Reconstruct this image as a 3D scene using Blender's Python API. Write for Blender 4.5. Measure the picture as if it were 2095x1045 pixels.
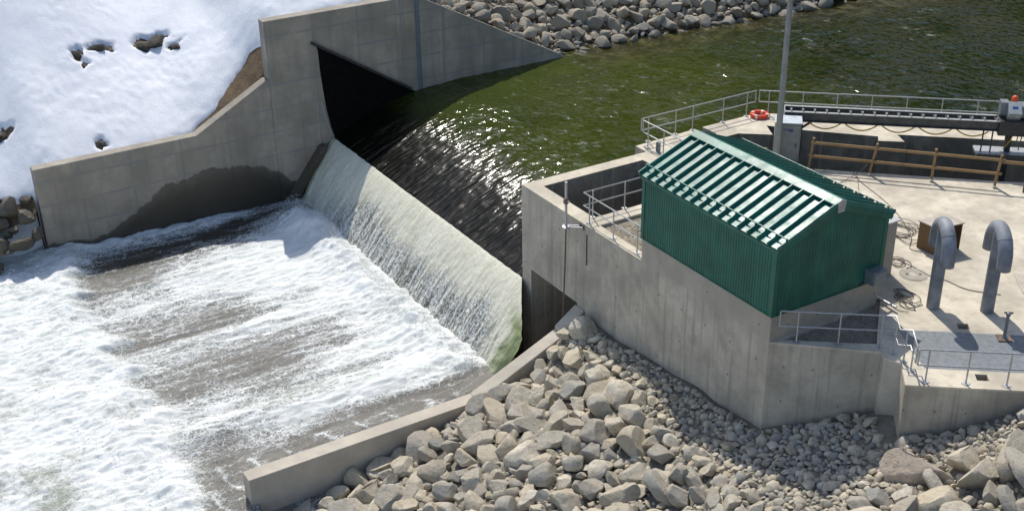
import bpy, bmesh, math, random
import numpy as np
from mathutils import Vector, Matrix, noise as mnoise

for o in list(bpy.data.objects):
    bpy.data.objects.remove(o)
scn = bpy.context.scene
COL = scn.collection
R = math.radians

# ------------------------------------------------------------------ camera, sky, sun, exposure
# world axes: +X across the river to the right bank, +Y upstream, Z up; deck of the intake at z = 0 (metres)
cam = bpy.data.cameras.new('camera')
cam_o = bpy.data.objects.new('camera', cam); COL.objects.link(cam_o)
cam.sensor_width = 36; cam.lens = 43.79; cam.clip_end = 3000; cam.clip_start = .5
_R = Vector((0.52274214, 0.85237912, -0.01380205)); _U = Vector((-0.37965245, 0.24726613, 0.89147265))
_F = Vector((-0.76328545, 0.46077033, -0.45286425))
mw = Matrix((_R, _U, -_F)).transposed().to_4x4(); mw.translation = (37.890, -23.361, 19.508)
cam_o.matrix_world = mw
scn.camera = cam_o

SUN_EL, SH_AZ = 53.5, -19.0                       # elevation; direction in which shadows fall
ts = Vector((-math.cos(R(SH_AZ))*math.cos(R(SUN_EL)), -math.sin(R(SH_AZ))*math.cos(R(SUN_EL)), math.sin(R(SUN_EL))))
w = bpy.data.worlds.new('World'); scn.world = w; w.use_nodes = True
nt = w.node_tree; nt.nodes.clear()
sky = nt.nodes.new('ShaderNodeTexSky'); sky.sky_type = 'NISHITA'; sky.sun_disc = False
sky.sun_elevation = R(SUN_EL); sky.sun_rotation = math.atan2(ts.x, ts.y); sky.altitude = 1200
sky.air_density = 1.0; sky.dust_density = 3.0; sky.ozone_density = .7
bg = nt.nodes.new('ShaderNodeBackground'); bg.inputs['Strength'].default_value = .15
wo = nt.nodes.new('ShaderNodeOutputWorld')
nt.links.new(sky.outputs[0], bg.inputs[0]); nt.links.new(bg.outputs[0], wo.inputs[0])
sun = bpy.data.lights.new('sun', 'SUN'); sun.energy = 3.7; sun.angle = R(.53); sun.color = (1, .955, .88)
sun_o = bpy.data.objects.new('sun', sun); COL.objects.link(sun_o)
sun_o.rotation_euler = ts.to_track_quat('Z', 'Y').to_euler(); sun_o.location = (0, 0, 60)
vs = scn.view_settings
vs.view_transform = 'Standard'; vs.look = 'None'; vs.gamma = 1; vs.exposure = 0.17; vs.use_curve_mapping = False
scn.render.resolution_x, scn.render.resolution_y = 1024, 510

# ------------------------------------------------------------------ helpers
rng = random.Random(7)
OFF = {}                                            # world offset of each root / part

def tag(o, label=None, cat=None, group=None, kind=None):
    if label: o['label'] = label
    if cat: o['category'] = cat
    if group: o['group'] = group
    if kind: o['kind'] = kind
    return o

def thing(name, loc, label, cat, group=None):
    o = bpy.data.objects.new(name, None); COL.objects.link(o)
    o.location = loc; o.empty_display_size = .2; OFF[o.name] = Vector(loc)
    return tag(o, label, cat, group)

class MB:
    def __init__(s): s.v = []; s.f = []
    def add(s, vs_, fs):
        b = len(s.v); s.v += [tuple(v) for v in vs_]; s.f += [tuple(i+b for i in f) for f in fs]; return s
    def box(s, x0, x1, y0, y1, z0, z1):
        return s.add([(x, y, z) for z in (z0, z1) for (x, y) in ((x0, y0), (x1, y0), (x1, y1), (x0, y1))],
                     [(3, 2, 1, 0), (4, 5, 6, 7), (0, 1, 5, 4), (1, 2, 6, 5), (2, 3, 7, 6), (3, 0, 4, 7)])
    def obox(s, c, a, b, h):
        """box with centre c and half-axis vectors a, b, h"""
        c, a, b, h = map(Vector, (c, a, b, h))
        p = [c+sa*a+sb*b+sh*h for sh in (-1, 1) for (sa, sb) in ((-1, -1), (1, -1), (1, 1), (-1, 1))]
        fs = [(3, 2, 1, 0), (4, 5, 6, 7), (0, 1, 5, 4), (1, 2, 6, 5), (2, 3, 7, 6), (3, 0, 4, 7)]
        if a.cross(b).dot(h) < 0: fs = [f[::-1] for f in fs]
        return s.add(p, fs)
    def beam(s, p0, p1, wd, ht, up=(0, 0, 1)):
        p0, p1 = Vector(p0), Vector(p1); d = p1-p0; up = Vector(up)
        sd = d.cross(up).normalized(); u = sd.cross(d).normalized()
        return s.obox((p0+p1)/2, d/2, sd*wd/2, u*ht/2)
    def prism(s, poly, z0, z1):
        n = len(poly)
        ar = sum(poly[i][0]*poly[(i+1) % n][1]-poly[(i+1) % n][0]*poly[i][1] for i in range(n))
        if ar < 0: poly = poly[::-1]
        return s.add([(x, y, z0) for x, y in poly]+[(x, y, z1) for x, y in poly],
                     [tuple(range(n-1, -1, -1)), tuple(range(n, 2*n))]+[(i, (i+1) % n, (i+1) % n+n, i+n) for i in range(n)])
    def prism_x(s, poly, x0, x1):
        """poly of (y, z) extruded along x"""
        n = len(poly)
        ar = sum(poly[i][0]*poly[(i+1) % n][1]-poly[(i+1) % n][0]*poly[i][1] for i in range(n))
        if ar < 0: poly = poly[::-1]
        return s.add([(x0, y, z) for y, z in poly]+[(x1, y, z) for y, z in poly],
                     [tuple(range(n-1, -1, -1)), tuple(range(n, 2*n))]+[(i, (i+1) % n, (i+1) % n+n, i+n) for i in range(n)])
    def tube(s, pts, r, n=8, cap=True):
        pts = [Vector(p) for p in pts]; m = len(pts); b = len(s.v)
        rr = r if isinstance(r, (list, tuple)) else [r]*m
        t0 = (pts[1]-pts[0]).normalized(); ref = Vector((0, 0, 1)) if abs(t0.z) < .9 else Vector((1, 0, 0))
        u = t0.cross(ref).normalized()
        for i, p in enumerate(pts):
            t = ((pts[min(i+1, m-1)]-p).normalized()+(p-pts[max(i-1, 0)]).normalized()).normalized()
            u = (u-t*u.dot(t)).normalized(); v = t.cross(u)
            for k in range(n):
                a = 2*math.pi*k/n; s.v.append(tuple(p+(u*math.cos(a)+v*math.sin(a))*rr[i]))
        for i in range(m-1):
            for k in range(n):
                k2 = (k+1) % n; s.f.append((b+i*n+k, b+i*n+k2, b+(i+1)*n+k2, b+(i+1)*n+k))
        if cap:
            s.f.append(tuple(b+k for k in range(n-1, -1, -1))); s.f.append(tuple(b+(m-1)*n+k for k in range(n)))
        return s
    def lathe(s, prof, c, n=24):
        """prof list of (r, z) about vertical axis at c"""
        b = len(s.v); m = len(prof)
        for r_, z in prof:
            for k in range(n):
                a = 2*math.pi*k/n; s.v.append((c[0]+r_*math.cos(a), c[1]+r_*math.sin(a), c[2]+z))
        for i in range(m-1):
            for k in range(n):
                k2 = (k+1) % n; s.f.append((b+i*n+k, b+i*n+k2, b+(i+1)*n+k2, b+(i+1)*n+k))
        s.f.append(tuple(b+k for k in range(n-1, -1, -1))); s.f.append(tuple(b+(m-1)*n+k for k in range(n)))
        return s
    def build(s, name, mat, parent=None, smooth=None, bevel=0):
        off = OFF[parent.name] if parent else Vector((0, 0, 0))
        me = bpy.data.meshes.new(name)
        me.from_pydata([(a-off.x, b-off.y, c-off.z) for a, b, c in s.v], [], s.f); me.update()
        me.materials.append(mat)
        o = bpy.data.objects.new(name, me); COL.objects.link(o)
        if parent: o.parent = parent
        OFF[o.name] = off
        if smooth is not None:
            me.shade_smooth(); me.set_sharp_from_angle(angle=R(smooth))
        if bevel:
            md = o.modifiers.new('bevel', 'BEVEL'); md.width = bevel; md.segments = 2; md.limit_method = 'ANGLE'; md.angle_limit = R(40)
        return o

def grid_obj(name, X, Y, Z, mat, attrs=None, smooth=True, colors=None):
    ny, nx = X.shape
    me = bpy.data.meshes.new(name)
    co = np.stack([X, Y, Z], -1).reshape(-1, 3).astype(np.float32)
    i = (np.arange(ny-1)[:, None]*nx+np.arange(nx-1)[None, :]).ravel()
    q = np.stack([i, i+1, i+1+nx, i+nx], -1).astype(np.int32)
    me.vertices.add(len(co)); me.vertices.foreach_set('co', co.ravel())
    me.loops.add(q.size); me.loops.foreach_set('vertex_index', q.ravel())
    me.polygons.add(len(q)); me.polygons.foreach_set('loop_start', np.arange(0, q.size, 4, dtype=np.int32))
    me.update(calc_edges=True); me.validate()
    if smooth: me.shade_smooth()
    for k, a in (attrs or {}).items():
        at = me.attributes.new(k, 'FLOAT', 'POINT'); at.data.foreach_set('value', np.asarray(a, np.float32).ravel())
    me.materials.append(mat)
    o = bpy.data.objects.new(name, me); COL.objects.link(o); OFF[o.name] = Vector((0, 0, 0))
    return o

def _h(ix, iy, seed):
    n = (ix.astype(np.int64)*374761393+iy.astype(np.int64)*668265263+seed*1442695041) & 0xffffffff
    n = ((n ^ (n >> 13))*1274126177) & 0xffffffff
    return ((n ^ (n >> 16)) & 0xffffff)/float(0xffffff)
def pn(x, y, seed=0):
    """gradient noise, about -0.7..0.7"""
    ix = np.floor(x); iy = np.floor(y); fx = x-ix; fy = y-iy
    u = fx*fx*fx*(fx*(fx*6-15)+10); v = fy*fy*fy*(fy*(fy*6-15)+10)
    def g(dx, dy):
        a = _h(ix+dx, iy+dy, seed)*2*np.pi
        return np.cos(a)*(fx-dx)+np.sin(a)*(fy-dy)
    return (g(0, 0)*(1-u)+g(1, 0)*u)*(1-v)+(g(0, 1)*(1-u)+g(1, 1)*u)*v
def fbm(x, y, o=4, seed=0, gain=.5):
    s = 0*x; a = 1
    for k in range(o):
        s = s+a*pn(x, y, seed+k*17); x = x*2.03+3.1; y = y*2.03-1.7; a *= gain
    return s
def ridged(x, y, o=3, seed=0):
    s = 0*x; a = 1; t = 0
    for k in range(o):
        s = s+a*(1-np.abs(pn(x, y, seed+k*13))*2.2); t += a; x = x*2.1+1.3; y = y*2.1+5.7; a *= .55
    return s/t
def sst(a, b, x):
    t = np.clip((x-a)/(b-a), 0, 1); return t*t*(3-2*t)

# ------------------------------------------------------------------ node materials
class NT:
    def __init__(s, name):
        s.m = bpy.data.materials.new(name); s.m.use_nodes = True; s.t = s.m.node_tree; s.t.nodes.clear()
        s.out = s.t.nodes.new('ShaderNodeOutputMaterial'); s.geo = s.t.nodes.new('ShaderNodeNewGeometry')
        s.pos = s.geo.outputs['Position']
    def set(s, sock, v):
        if isinstance(v, bpy.types.NodeSocket): s.t.links.new(v, sock)
        elif isinstance(v, (tuple, list)) and len(v) == 3 and sock.type == 'RGBA': sock.default_value = (*v, 1)
        else: sock.default_value = v
    def n(s, typ, ins=None, **kw):
        nd = s.t.nodes.new('ShaderNode'+typ)
        for k, v in kw.items(): setattr(nd, k, v)
        for k, v in (ins or {}).items(): s.set(nd.inputs[k], v)
        return nd
    def math(s, op, a, b=0.0, clamp=False):
        nd = s.n('Math', {0: a, 1: b}, operation=op); nd.use_clamp = clamp; return nd.outputs[0]
    def mul(s, a, b): return s.math('MULTIPLY', a, b)
    def addm(s, a, b): return s.math('ADD', a, b)
    def mix(s, f, a, b, mode='MIX'):
        nd = s.n('Mix', data_type='RGBA', blend_type=mode); s.set(nd.inputs[0], f); s.set(nd.inputs[6], a); s.set(nd.inputs[7], b)
        return nd.outputs[2]
    def scale(s, v, sc, loc=(0, 0, 0)):
        return s.n('Mapping', {'Vector': v, 'Scale': sc, 'Location': loc}).outputs[0]
    def noise(s, sc, detail=4, rough=.55, vec=None, dist=0):
        return s.n('TexNoise', {'Vector': vec if vec is not None else s.pos, 'Scale': sc, 'Detail': detail, 'Roughness': rough, 'Distortion': dist}).outputs[0]
    def vor(s, sc, vec=None, feature='F1', out=0):
        return s.n('TexVoronoi', {'Vector': vec if vec is not None else s.pos, 'Scale': sc}, feature=feature).outputs[out]
    def ramp(s, f, a, b, lo=0.0, hi=1.0, smooth=True):
        nd = s.n('MapRange', {0: f, 1: a, 2: b, 3: lo, 4: hi}); nd.interpolation_type = 'SMOOTHSTEP' if smooth else 'LINEAR'
        return nd.outputs[0]
    def xyz(s): 
        nd = s.n('SeparateXYZ', {0: s.pos}); return nd.outputs
    def attr(s, name): return s.n('Attribute', attribute_name=name).outputs['Fac']
    def bump(s, h, st=.3, dist=.02, normal=None):
        i = {'Height': h, 'Strength': st, 'Distance': dist}
        if normal is not None: i['Normal'] = normal
        return s.n('Bump', i).outputs[0]
    def bsdf(s, **k):
        nd = s.n('BsdfPrincipled')
        for key, v in k.items(): s.set(nd.inputs[key.replace('_', ' ')], v)
        s.t.links.new(nd.outputs[0], s.out.inputs[0]); return s.m

def concrete(name, base, joints=False, wet=None, streak=.5, dirt=.25, tie=False, offs=(0, 0), blotch=.25):
    t = NT(name); x, y, z = t.xyz()
    c = t.mix(t.ramp(t.noise(.55, 6, .6), .3, .7), [v*(1-blotch*.6) for v in base], [min(1, v*(1+blotch*.5)) for v in base])
    c = t.mix(t.mul(t.ramp(t.noise(2.3, 6, .65), .42, .72), dirt), c, [v*.55 for v in base])
    # vertical run marks
    sv = t.noise(1, 4, .6, t.scale(t.pos, (2.6, 2.6, .12)))
    c = t.mix(t.mul(t.ramp(sv, .5, .72), streak*.55), c, [v*.6 for v in base])
    sv2 = t.noise(1, 3, .5, t.scale(t.pos, (3.4, 3.4, .1), (7, 3, 1)))
    c = t.mix(t.mul(t.ramp(sv2, .6, .78), streak*.5), c, [min(.85, v*1.45) for v in base])
    c = t.mix(t.mul(t.ramp(t.noise(38, 2), .5, .75), .22), c, [v*.7 for v in base])
    h = t.addm(t.mul(t.noise(14, 5), .6), t.mul(t.noise(60, 2), .3))
    if joints:
        su = t.addm(x, y)
        def lines(co, per, off, wid):
            m = t.math('ABSOLUTE', t.addm(t.math('FRACT', t.addm(t.math('DIVIDE', co, per), off)), -.5))
            return t.ramp(t.addm(m, t.mul(t.addm(t.noise(3, 3), -.5), .012)), 0, wid/per, 1, 0)
        l1 = lines(su, 2.44, offs[0], .09); l2 = lines(z, 1.22, offs[1], .08); l3 = lines(su, 1.22, offs[0]+.1, .04)
        br = t.ramp(t.noise(.9, 3), .3, .6, .25, 1)
        lm = t.math('MAXIMUM', t.math('MAXIMUM', t.mul(l1, .9), t.mul(l2, .95)), t.mul(l3, .5))
        lm = t.mul(lm, br)
        c = t.mix(t.mul(lm, .95), c, [base[0]*.62, base[1]*.74, base[2]*.92])
        h = t.addm(h, t.mul(lm, -.35))
        # board-panel tone differences
        cell = t.n('TexWhiteNoise', {0: t.n('CombineXYZ', {0: t.math('FLOOR', t.addm(t.math('DIVIDE', su, 1.22), offs[0]+.6)), 1: t.math('FLOOR', t.addm(t.math('DIVIDE', z, 1.22), offs[1]+.5))}).outputs[0]}, noise_dimensions='3D').outputs[0]
        c = t.mix(t.mul(cell, .32), c, [v*.6 for v in base])
    if tie:
        su = t.addm(x, y)
        def cellc(co, per, off): return t.addm(t.math('FRACT', t.addm(t.math('DIVIDE', co, per), off)), -.5)
        a = t.mul(cellc(su, 1.22, .3), 1.22); b = t.mul(cellc(z, 1.22, .2), 1.22)
        r2 = t.math('SQRT', t.addm(t.mul(a, a), t.mul(b, b)))
        m = t.mul(t.ramp(r2, .025, .06, 1, 0), t.ramp(t.noise(1.1, 2), .38, .46))
        c = t.mix(t.mul(m, .7), c, [v*.3 for v in base])
    rough = .85
    if wet:
        # shape of the wet patch: level as a function of y
        fc = t.n('FloatCurve', {'Value': t.ramp(y, wet[0][0], wet[-1][0], 0, 1, False)})
        cv = fc.mapping.curves[0]
        pts = [((p[0]-wet[0][0])/(wet[-1][0]-wet[0][0]), (p[1]+8)/8) for p in wet]
        while len(cv.points) < len(pts): cv.points.new(.5, .5)
        for p, q in zip(cv.points, pts): p.location = q
        fc.mapping.update()
        lev = t.addm(t.mul(fc.outputs[0], 8), -8)
        e = t.addm(t.addm(lev, t.mul(z, -1)), t.addm(t.mul(t.addm(t.noise(1.1, 4, .55), -.5), .8), t.mul(t.addm(t.noise(1, 3, .6, t.scale(t.pos, (2, 2, 1))), -.5), .4)))
        m = t.ramp(e, -.05, .08)
        c = t.mix(t.mul(m, t.ramp(t.addm(e, t.mul(t.noise(1.3, 5, .7), .8)), .1, 1.3, .70, .92)), c, (.035, .03, .02))
        rough = t.ramp(m, 0, 1, .85, .42)
    return t.bsdf(Base_Color=c, Roughness=rough, Normal=t.bump(h, .35, .012))

def plain(name, col, rough=.5, metal=0.0, var=.15, sc=6, bump=.05, spec=.5):
    t = NT(name)
    c = t.mix(t.ramp(t.noise(sc, 5), .3, .75), [v*(1-var) for v in col], [min(1, v*(1+var)) for v in col])
    r_ = t.ramp(t.noise(sc*2.5, 4), .2, .8, max(.02, rough*.8), min(1, rough*1.2))
    return t.bsdf(Base_Color=c, Roughness=r_, Metallic=metal, Specular_IOR_Level=spec, Normal=t.bump(t.noise(sc*6, 4), bump, .01))

CON = (.40, .375, .325)
M = {}
M['deck'] = concrete('deck_concrete', (.56, .50, .39), dirt=.5, streak=.0, blotch=.42)
M['wall'] = concrete('wall_concrete', (.46, .41, .325), joints=False, tie=True, streak=1.5, dirt=.4, blotch=.45)
WET = [(-14.9, -6.2), (-13.6, -6.45), (-12.5, -6.5), (-11.3, -6.05), (-10, -5.25), (-8.7, -4.65), (-7.4, -4.42), (-6.2, -4.4), (-4.9, -4.5), (-3.9, -4.9), (-3.0, -5.5), (-2.0, -6.3)]
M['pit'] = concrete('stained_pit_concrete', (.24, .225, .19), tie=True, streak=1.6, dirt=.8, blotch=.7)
M['river'] = concrete('river_wall_concrete', (.33, .295, .235), joints=True, wet=WET, offs=(.35, .1), streak=.9, blotch=.4)
M['wing'] = concrete('wing_wall_concrete', (.33, .30, .245), joints=True, offs=(.35, .1), streak=1.0, blotch=.4)
M['train'] = concrete('training_concrete', (.50, .45, .365), streak=.4)
M['plinth'] = concrete('plinth_concrete', (.42, .375, .30), tie=True, streak=.3)
M['galv'] = plain('galvanised_steel', (.46, .47, .47), .42, .55, .12, 12)
M['grey'] = plain('grey_painted_steel', (.19, .215, .225), .45, .1, .12, 5)
M['pole'] = plain('grey_pole', (.26, .275, .27), .5, .3, .15, 3)
M['pvc'] = plain('bluegrey_pipe', (.225, .24, .265), .65, 0, .3, 2.2)
M['dark'] = plain('dark_steel', (.045, .048, .05), .45, .3, .2, 5)
M['black'] = plain('black_plate', (.004, .004, .004), .9, 0, .3, 2, spec=.1)
M['beam'] = plain('beam_grey', (.085, .092, .09), .5, .2, .25, 4)
M['flange'] = plain('pale_flange', (.5, .52, .5), .4, .3, .1, 8)
M['orange'] = plain('orange_ring', (.78, .075, .02), .5, 0, .08, 8)
M['white'] = plain('white_band', (.8, .8, .77), .5, 0, .05, 8)
M['beacon'] = plain('beacon_orange', (.75, .10, .02), .25, 0, .05, 8)
M['yellow'] = plain('yellow_hose', (.75, .48, .06), .5, 0, .1, 8)
M['cable'] = plain('grey_cable', (.13, .12, .105), .6, 0, .2, 10)
M['blue'] = plain('blue_plastic', (.02, .05, .2), .4, 0, .1, 8)
M['rust'] = plain('rusty_tube', (.16, .10, .07), .7, 0, .3, 9)
M['gateblack'] = plain('gate_slot_dark', (.02, .02, .02), .8)

def wood(name, col):
    t = NT(name)
    g = t.noise(5, 5, .6, t.scale(t.pos, (3, 3, 14)))
    c = t.mix(g, [v*.55 for v in col], [v*1.25 for v in col])
    c = t.mix(t.ramp(t.noise(1.4, 4), .45, .7), c, [v*.7 for v in col])
    return t.bsdf(Base_Color=c, Roughness=.75, Normal=t.bump(g, .2, .01))
M['wood'] = wood('timber', (.36, .23, .11)); M['ply'] = wood('plywood', (.20, .12, .055)); M['plytop'] = wood('weathered_plywood', (.5, .45, .37))

def green(name, col, rough, lo=0.0):
    t = NT(name)
    c = t.mix(t.ramp(t.noise(1.2, 5), .3, .75), [v*.8 for v in col], [v*1.2 for v in col])
    c = t.mix(t.mul(t.ramp(t.noise(1, 5, .6, t.scale(t.pos, (4, 4, .25))), .5, .75), .35), c, [v*1.7+.01 for v in col])
    c = t.mix(t.mul(t.ramp(t.noise(6, 5, .7), .55, .75), .3), c, [v*.55 for v in col])
    r_ = t.ramp(t.noise(1.7, 5, .7), .3, .75, rough*.8, rough*1.25)
    return t.bsdf(Base_Color=c, Roughness=r_, Coat_Weight=lo, Coat_Roughness=.18, Normal=t.bump(t.noise(3.5, 3), .12, .02))
M['roof'] = green('green_roof_steel', (.022, .15, .115), .42, .0)
M['clad'] = green('green_cladding', (.011, .112, .075), .5)

# snow, soil, gravel ------------------------------------------------
t = NT('snow')
c = t.mix(t.ramp(t.noise(.35, 5, .6), .35, .7), (.78, .80, .84), (.90, .905, .91))
c = t.mix(t.mul(t.ramp(t.noise(2.2, 8, .78), .58, .80), .4), c, (.42, .40, .37))
c = t.mix(t.mul(t.ramp(t.noise(13, 3, .6), .66, .74), .5), c, (.25, .22, .18))
h = t.addm(t.mul(t.noise(2.6, 8, .78, t.scale(t.pos, (1, 1.5, 1))), .7), t.mul(t.noise(14, 5, .8), .7))
M['snow'] = t.bsdf(Base_Color=c, Roughness=.75, Specular_IOR_Level=.25, Normal=t.bump(h, .5, .10))

def soil(name, a, b, sc=1.0):
    t = NT(name)
    c = t.mix(t.ramp(t.noise(1.1*sc, 7, .7), .3, .7), a, b)
    v = t.vor(9*sc); c = t.mix(t.mul(t.ramp(v, .0, .35, 1, 0), .45), c, [x_*1.5 for x_ in b])
    c = t.mix(t.mul(t.ramp(t.noise(22*sc, 4, .7), .5, .75), .6), c, [x_*.4 for x_ in a])
    return t.bsdf(Base_Color=c, Roughness=.95, Normal=t.bump(t.addm(t.noise(14*sc, 6, .7), t.mul(v, -.6)), .9, .06))
M['soil'] = soil('brown_soil', (.10, .07, .04), (.22, .15, .085), 1.6)
M['slope'] = soil('stony_ground', (.17, .155, .125), (.28, .255, .205), 1.2)
M['gravel'] = soil('fine_gravel', (.24, .205, .15), (.42, .37, .285), 2.6)

def rockmat(name, ramp_cols, attr=False, wetz=None):
    t = NT(name)
    rnd = t.attr('rnd') if attr else t.n('ObjectInfo').outputs['Random']
    cr = t.n('ValToRGB', {0: rnd}); cr.color_ramp.interpolation = 'LINEAR'
    e = cr.color_ramp.elements
    while len(e) < len(ramp_cols): e.new(.5)
    for i, cc in enumerate(ramp_cols): e[i].position = i/(len(ramp_cols)-1); e[i].color = (*cc, 1)
    off = t.n('CombineXYZ', {0: t.mul(rnd, 37.0), 1: t.mul(rnd, 11.0), 2: t.mul(rnd, 23.0)}).outputs[0]
    p = t.n('VectorMath', {0: t.pos, 1: off}, operation='ADD').outputs[0]
    c = cr.outputs[0]
    c = t.mix(t.mul(t.ramp(t.noise(2.6, 6, .65, p), .38, .68), .5), c, (.36, .29, .195))
    c = t.mix(t.mul(t.ramp(t.noise(7, 6, .72, p), .5, .7), .55), c, (.15, .135, .11))
    c = t.mix(t.mul(t.ramp(t.noise(1, 4, .6, t.scale(p, (3, 9, 16))), .58, .7), .35), c, (.46, .44, .40))
    h = t.addm(t.mul(t.noise(5, 8, .68, p), 1.0), t.mul(t.noise(26, 5, .7, p), .35))
    rough = .9
    if wetz is not None:
        z = t.xyz()[2]; m = t.ramp(t.addm(z, t.mul(t.noise(3, 3), .2)), wetz+.12, wetz+.4, 1, 0)
        c = t.mix(t.mul(m, .78), c, (.03, .03, .018)); rough = t.ramp(m, 0, 1, .9, .35)
    return t.bsdf(Base_Color=c, Roughness=rough, Specular_IOR_Level=.3, Normal=t.bump(h, .8, .09))
RC = [(.46, .415, .32), (.56, .50, .38), (.38, .355, .30), (.60, .545, .43), (.29, .285, .26), (.52, .45, .33), (.64, .59, .48)]
M['rock'] = rockmat('riprap_rock', RC)
M['rockfar'] = rockmat('far_riprap_rock', [tuple(v*.74 for v in c_) for c_ in RC], wetz=-2.4)
M['cobble'] = rockmat('cobbles', [tuple(min(.68, v*1.06) for v in c_) for c_ in RC], attr=True)
M['rockpink'] = rockmat('pinkish_rock', [(.50, .41, .32), (.54, .44, .35)])
M['snowstone'] = plain('dark_wet_stone', (.045, .038, .028), .85, 0, .5, 3, .6)
M['rockdark'] = rockmat('dark_rock', [(.05, .045, .035), (.09, .08, .06)])

# water -------------------------------------------------------------
t = NT('pond_water'); x, y, z = t.xyz()
far_tone = t.attr('far_tone'); sh = t.attr('shore'); ch = t.attr('chute')
c = t.mix(t.ramp(t.noise(.16, 4, .6), .3, .7), (.032, .044, .005), (.046, .060, .008))
c = t.mix(far_tone, c, (.010, .018, .003))
c = t.mix(t.mul(sh, .8), c, t.mix(t.ramp(t.noise(.9, 4, .6), .45, .62), (.030, .024, .007), (.10, .085, .035)))
c = t.mix(ch, c, (.005, .0055, .003))
fo = t.attr('foam'); fm = t.mul(fo, t.ramp(t.noise(2.2, 6, .7), .5, .68))
c = t.mix(t.mul(fm, .5), c, (.5, .52, .45))
fine = t.mix(ch, t.n('CombineXYZ', {0: t.noise(1.7, 3, .5, t.scale(t.pos, (1, 1.3, 1)), .8)}).outputs[0],
             t.n('CombineXYZ', {0: t.noise(1.0, 3, .55, t.scale(t.pos, (4.6, .65, .4)), .8)}).outputs[0])
h = t.mul(t.n('SeparateXYZ', {0: fine}).outputs[0], t.math('MAXIMUM', ch, t.ramp(t.noise(.22, 3, .6), .35, .65, .35, 1.15)))
M['pond'] = t.bsdf(Base_Color=c, Roughness=t.ramp(ch, 0, 1, .11, .2, False), IOR=1.333, Normal=t.bump(h, t.ramp(ch, 0, 1, .31, .27, False), .34))

t = NT('falling_water')
fo = t.attr('foam'); gr = t.attr('grn'); dn = t.attr('down')
flow = t.n('CombineXYZ', {0: t.attr('u'), 1: dn, 2: 0.0}).outputs[0]
st = t.noise(1, 6, .7, t.scale(flow, (5.5, .5, 1)), .4)
sp = t.noise(1, 4, .75, t.scale(flow, (13, 8, 1)), .3)
c = t.mix(t.ramp(t.addm(t.mul(st, .5), t.mul(sp, .5)), .35, .65), (.58, .565, .42), (.83, .805, .67))
web = t.ramp(t.addm(sp, t.mul(t.addm(st, -.5), .8)), .42, .6)
c2 = t.mix(web, (.13, .125, .095), (.78, .79, .75))
c = t.mix(fo, c, c2)
c = t.mix(gr, c, t.mix(st, (.12, .17, .03), (.36, .42, .17)))
h = t.addm(t.mul(st, .7), t.mul(sp, .6))
M['fall'] = t.bsdf(Base_Color=c, Roughness=.28, IOR=1.333, Normal=t.bump(h, .6, .10))

t = NT('white_water')
F = t.attr('foam')
def warp(sc, amt, nsc):
    nz = t.n('TexNoise', {'Vector': t.pos, 'Scale': nsc, 'Detail': 5}).outputs[1]
    return t.n('VectorMath', {0: t.scale(t.pos, sc), 1: t.n('VectorMath', {0: nz, 1: (amt, amt, amt)}, operation='MULTIPLY').outputs[0]}, operation='ADD').outputs[0]
v1 = t.vor(3.0, warp((1.0, .6, 1), 1.1, 1.3), 'DISTANCE_TO_EDGE'); v2 = t.vor(7.0, warp((1.1, .75, 1), .55, 3), 'DISTANCE_TO_EDGE'); v3 = t.vor(15.0, warp((1, .8, 1), .3, 6), 'DISTANCE_TO_EDGE')
lace = t.math('MAXIMUM', t.math('MAXIMUM', t.ramp(v1, 0, .10, 1, 0), t.mul(t.ramp(v2, 0, .15, 1, 0), .85)), t.mul(t.ramp(v3, 0, .22, 1, 0), .6))
jmp = t.attr('jump')
n1 = t.noise(1, 8, .70, t.scale(t.pos, (2.6, .55, 1)), .6)
nj = t.noise(1.1, 8, .70, None, .9)
nn = t.n('Mix', {0: jmp, 2: n1, 3: nj}).outputs[0]
e = t.addm(F, t.addm(t.mul(t.addm(nn, -.5), 1.7), t.mul(t.addm(lace, -.42), t.ramp(jmp, 0, 1, .70, .45))))
m = t.ramp(e, .20, .92)
wc = t.mix(t.ramp(t.noise(.5, 4), .3, .7), (.14, .13, .108), (.205, .195, .17))
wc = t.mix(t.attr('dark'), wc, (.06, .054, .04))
wc = t.mix(t.math('MAXIMUM', t.attr('grn'), t.mul(jmp, .9)), wc, (.34, .37, .29))
wh = t.mix(t.ramp(t.noise(1, 6, .65, t.scale(t.pos, (1.6, .7, 1)), .5), .35, .68), (.66, .69, .66), (.84, .85, .83))
c = t.mix(m, wc, wh)
h = t.addm(t.mul(nn, .5), t.addm(t.mul(m, .25), t.mul(t.noise(13, 6, .8, None, .8), .45)))
M['white_water'] = t.bsdf(Base_Color=c, Roughness=t.ramp(m, 0, 1, .16, .8), IOR=1.333, Normal=t.bump(h, .75, .10))

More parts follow.
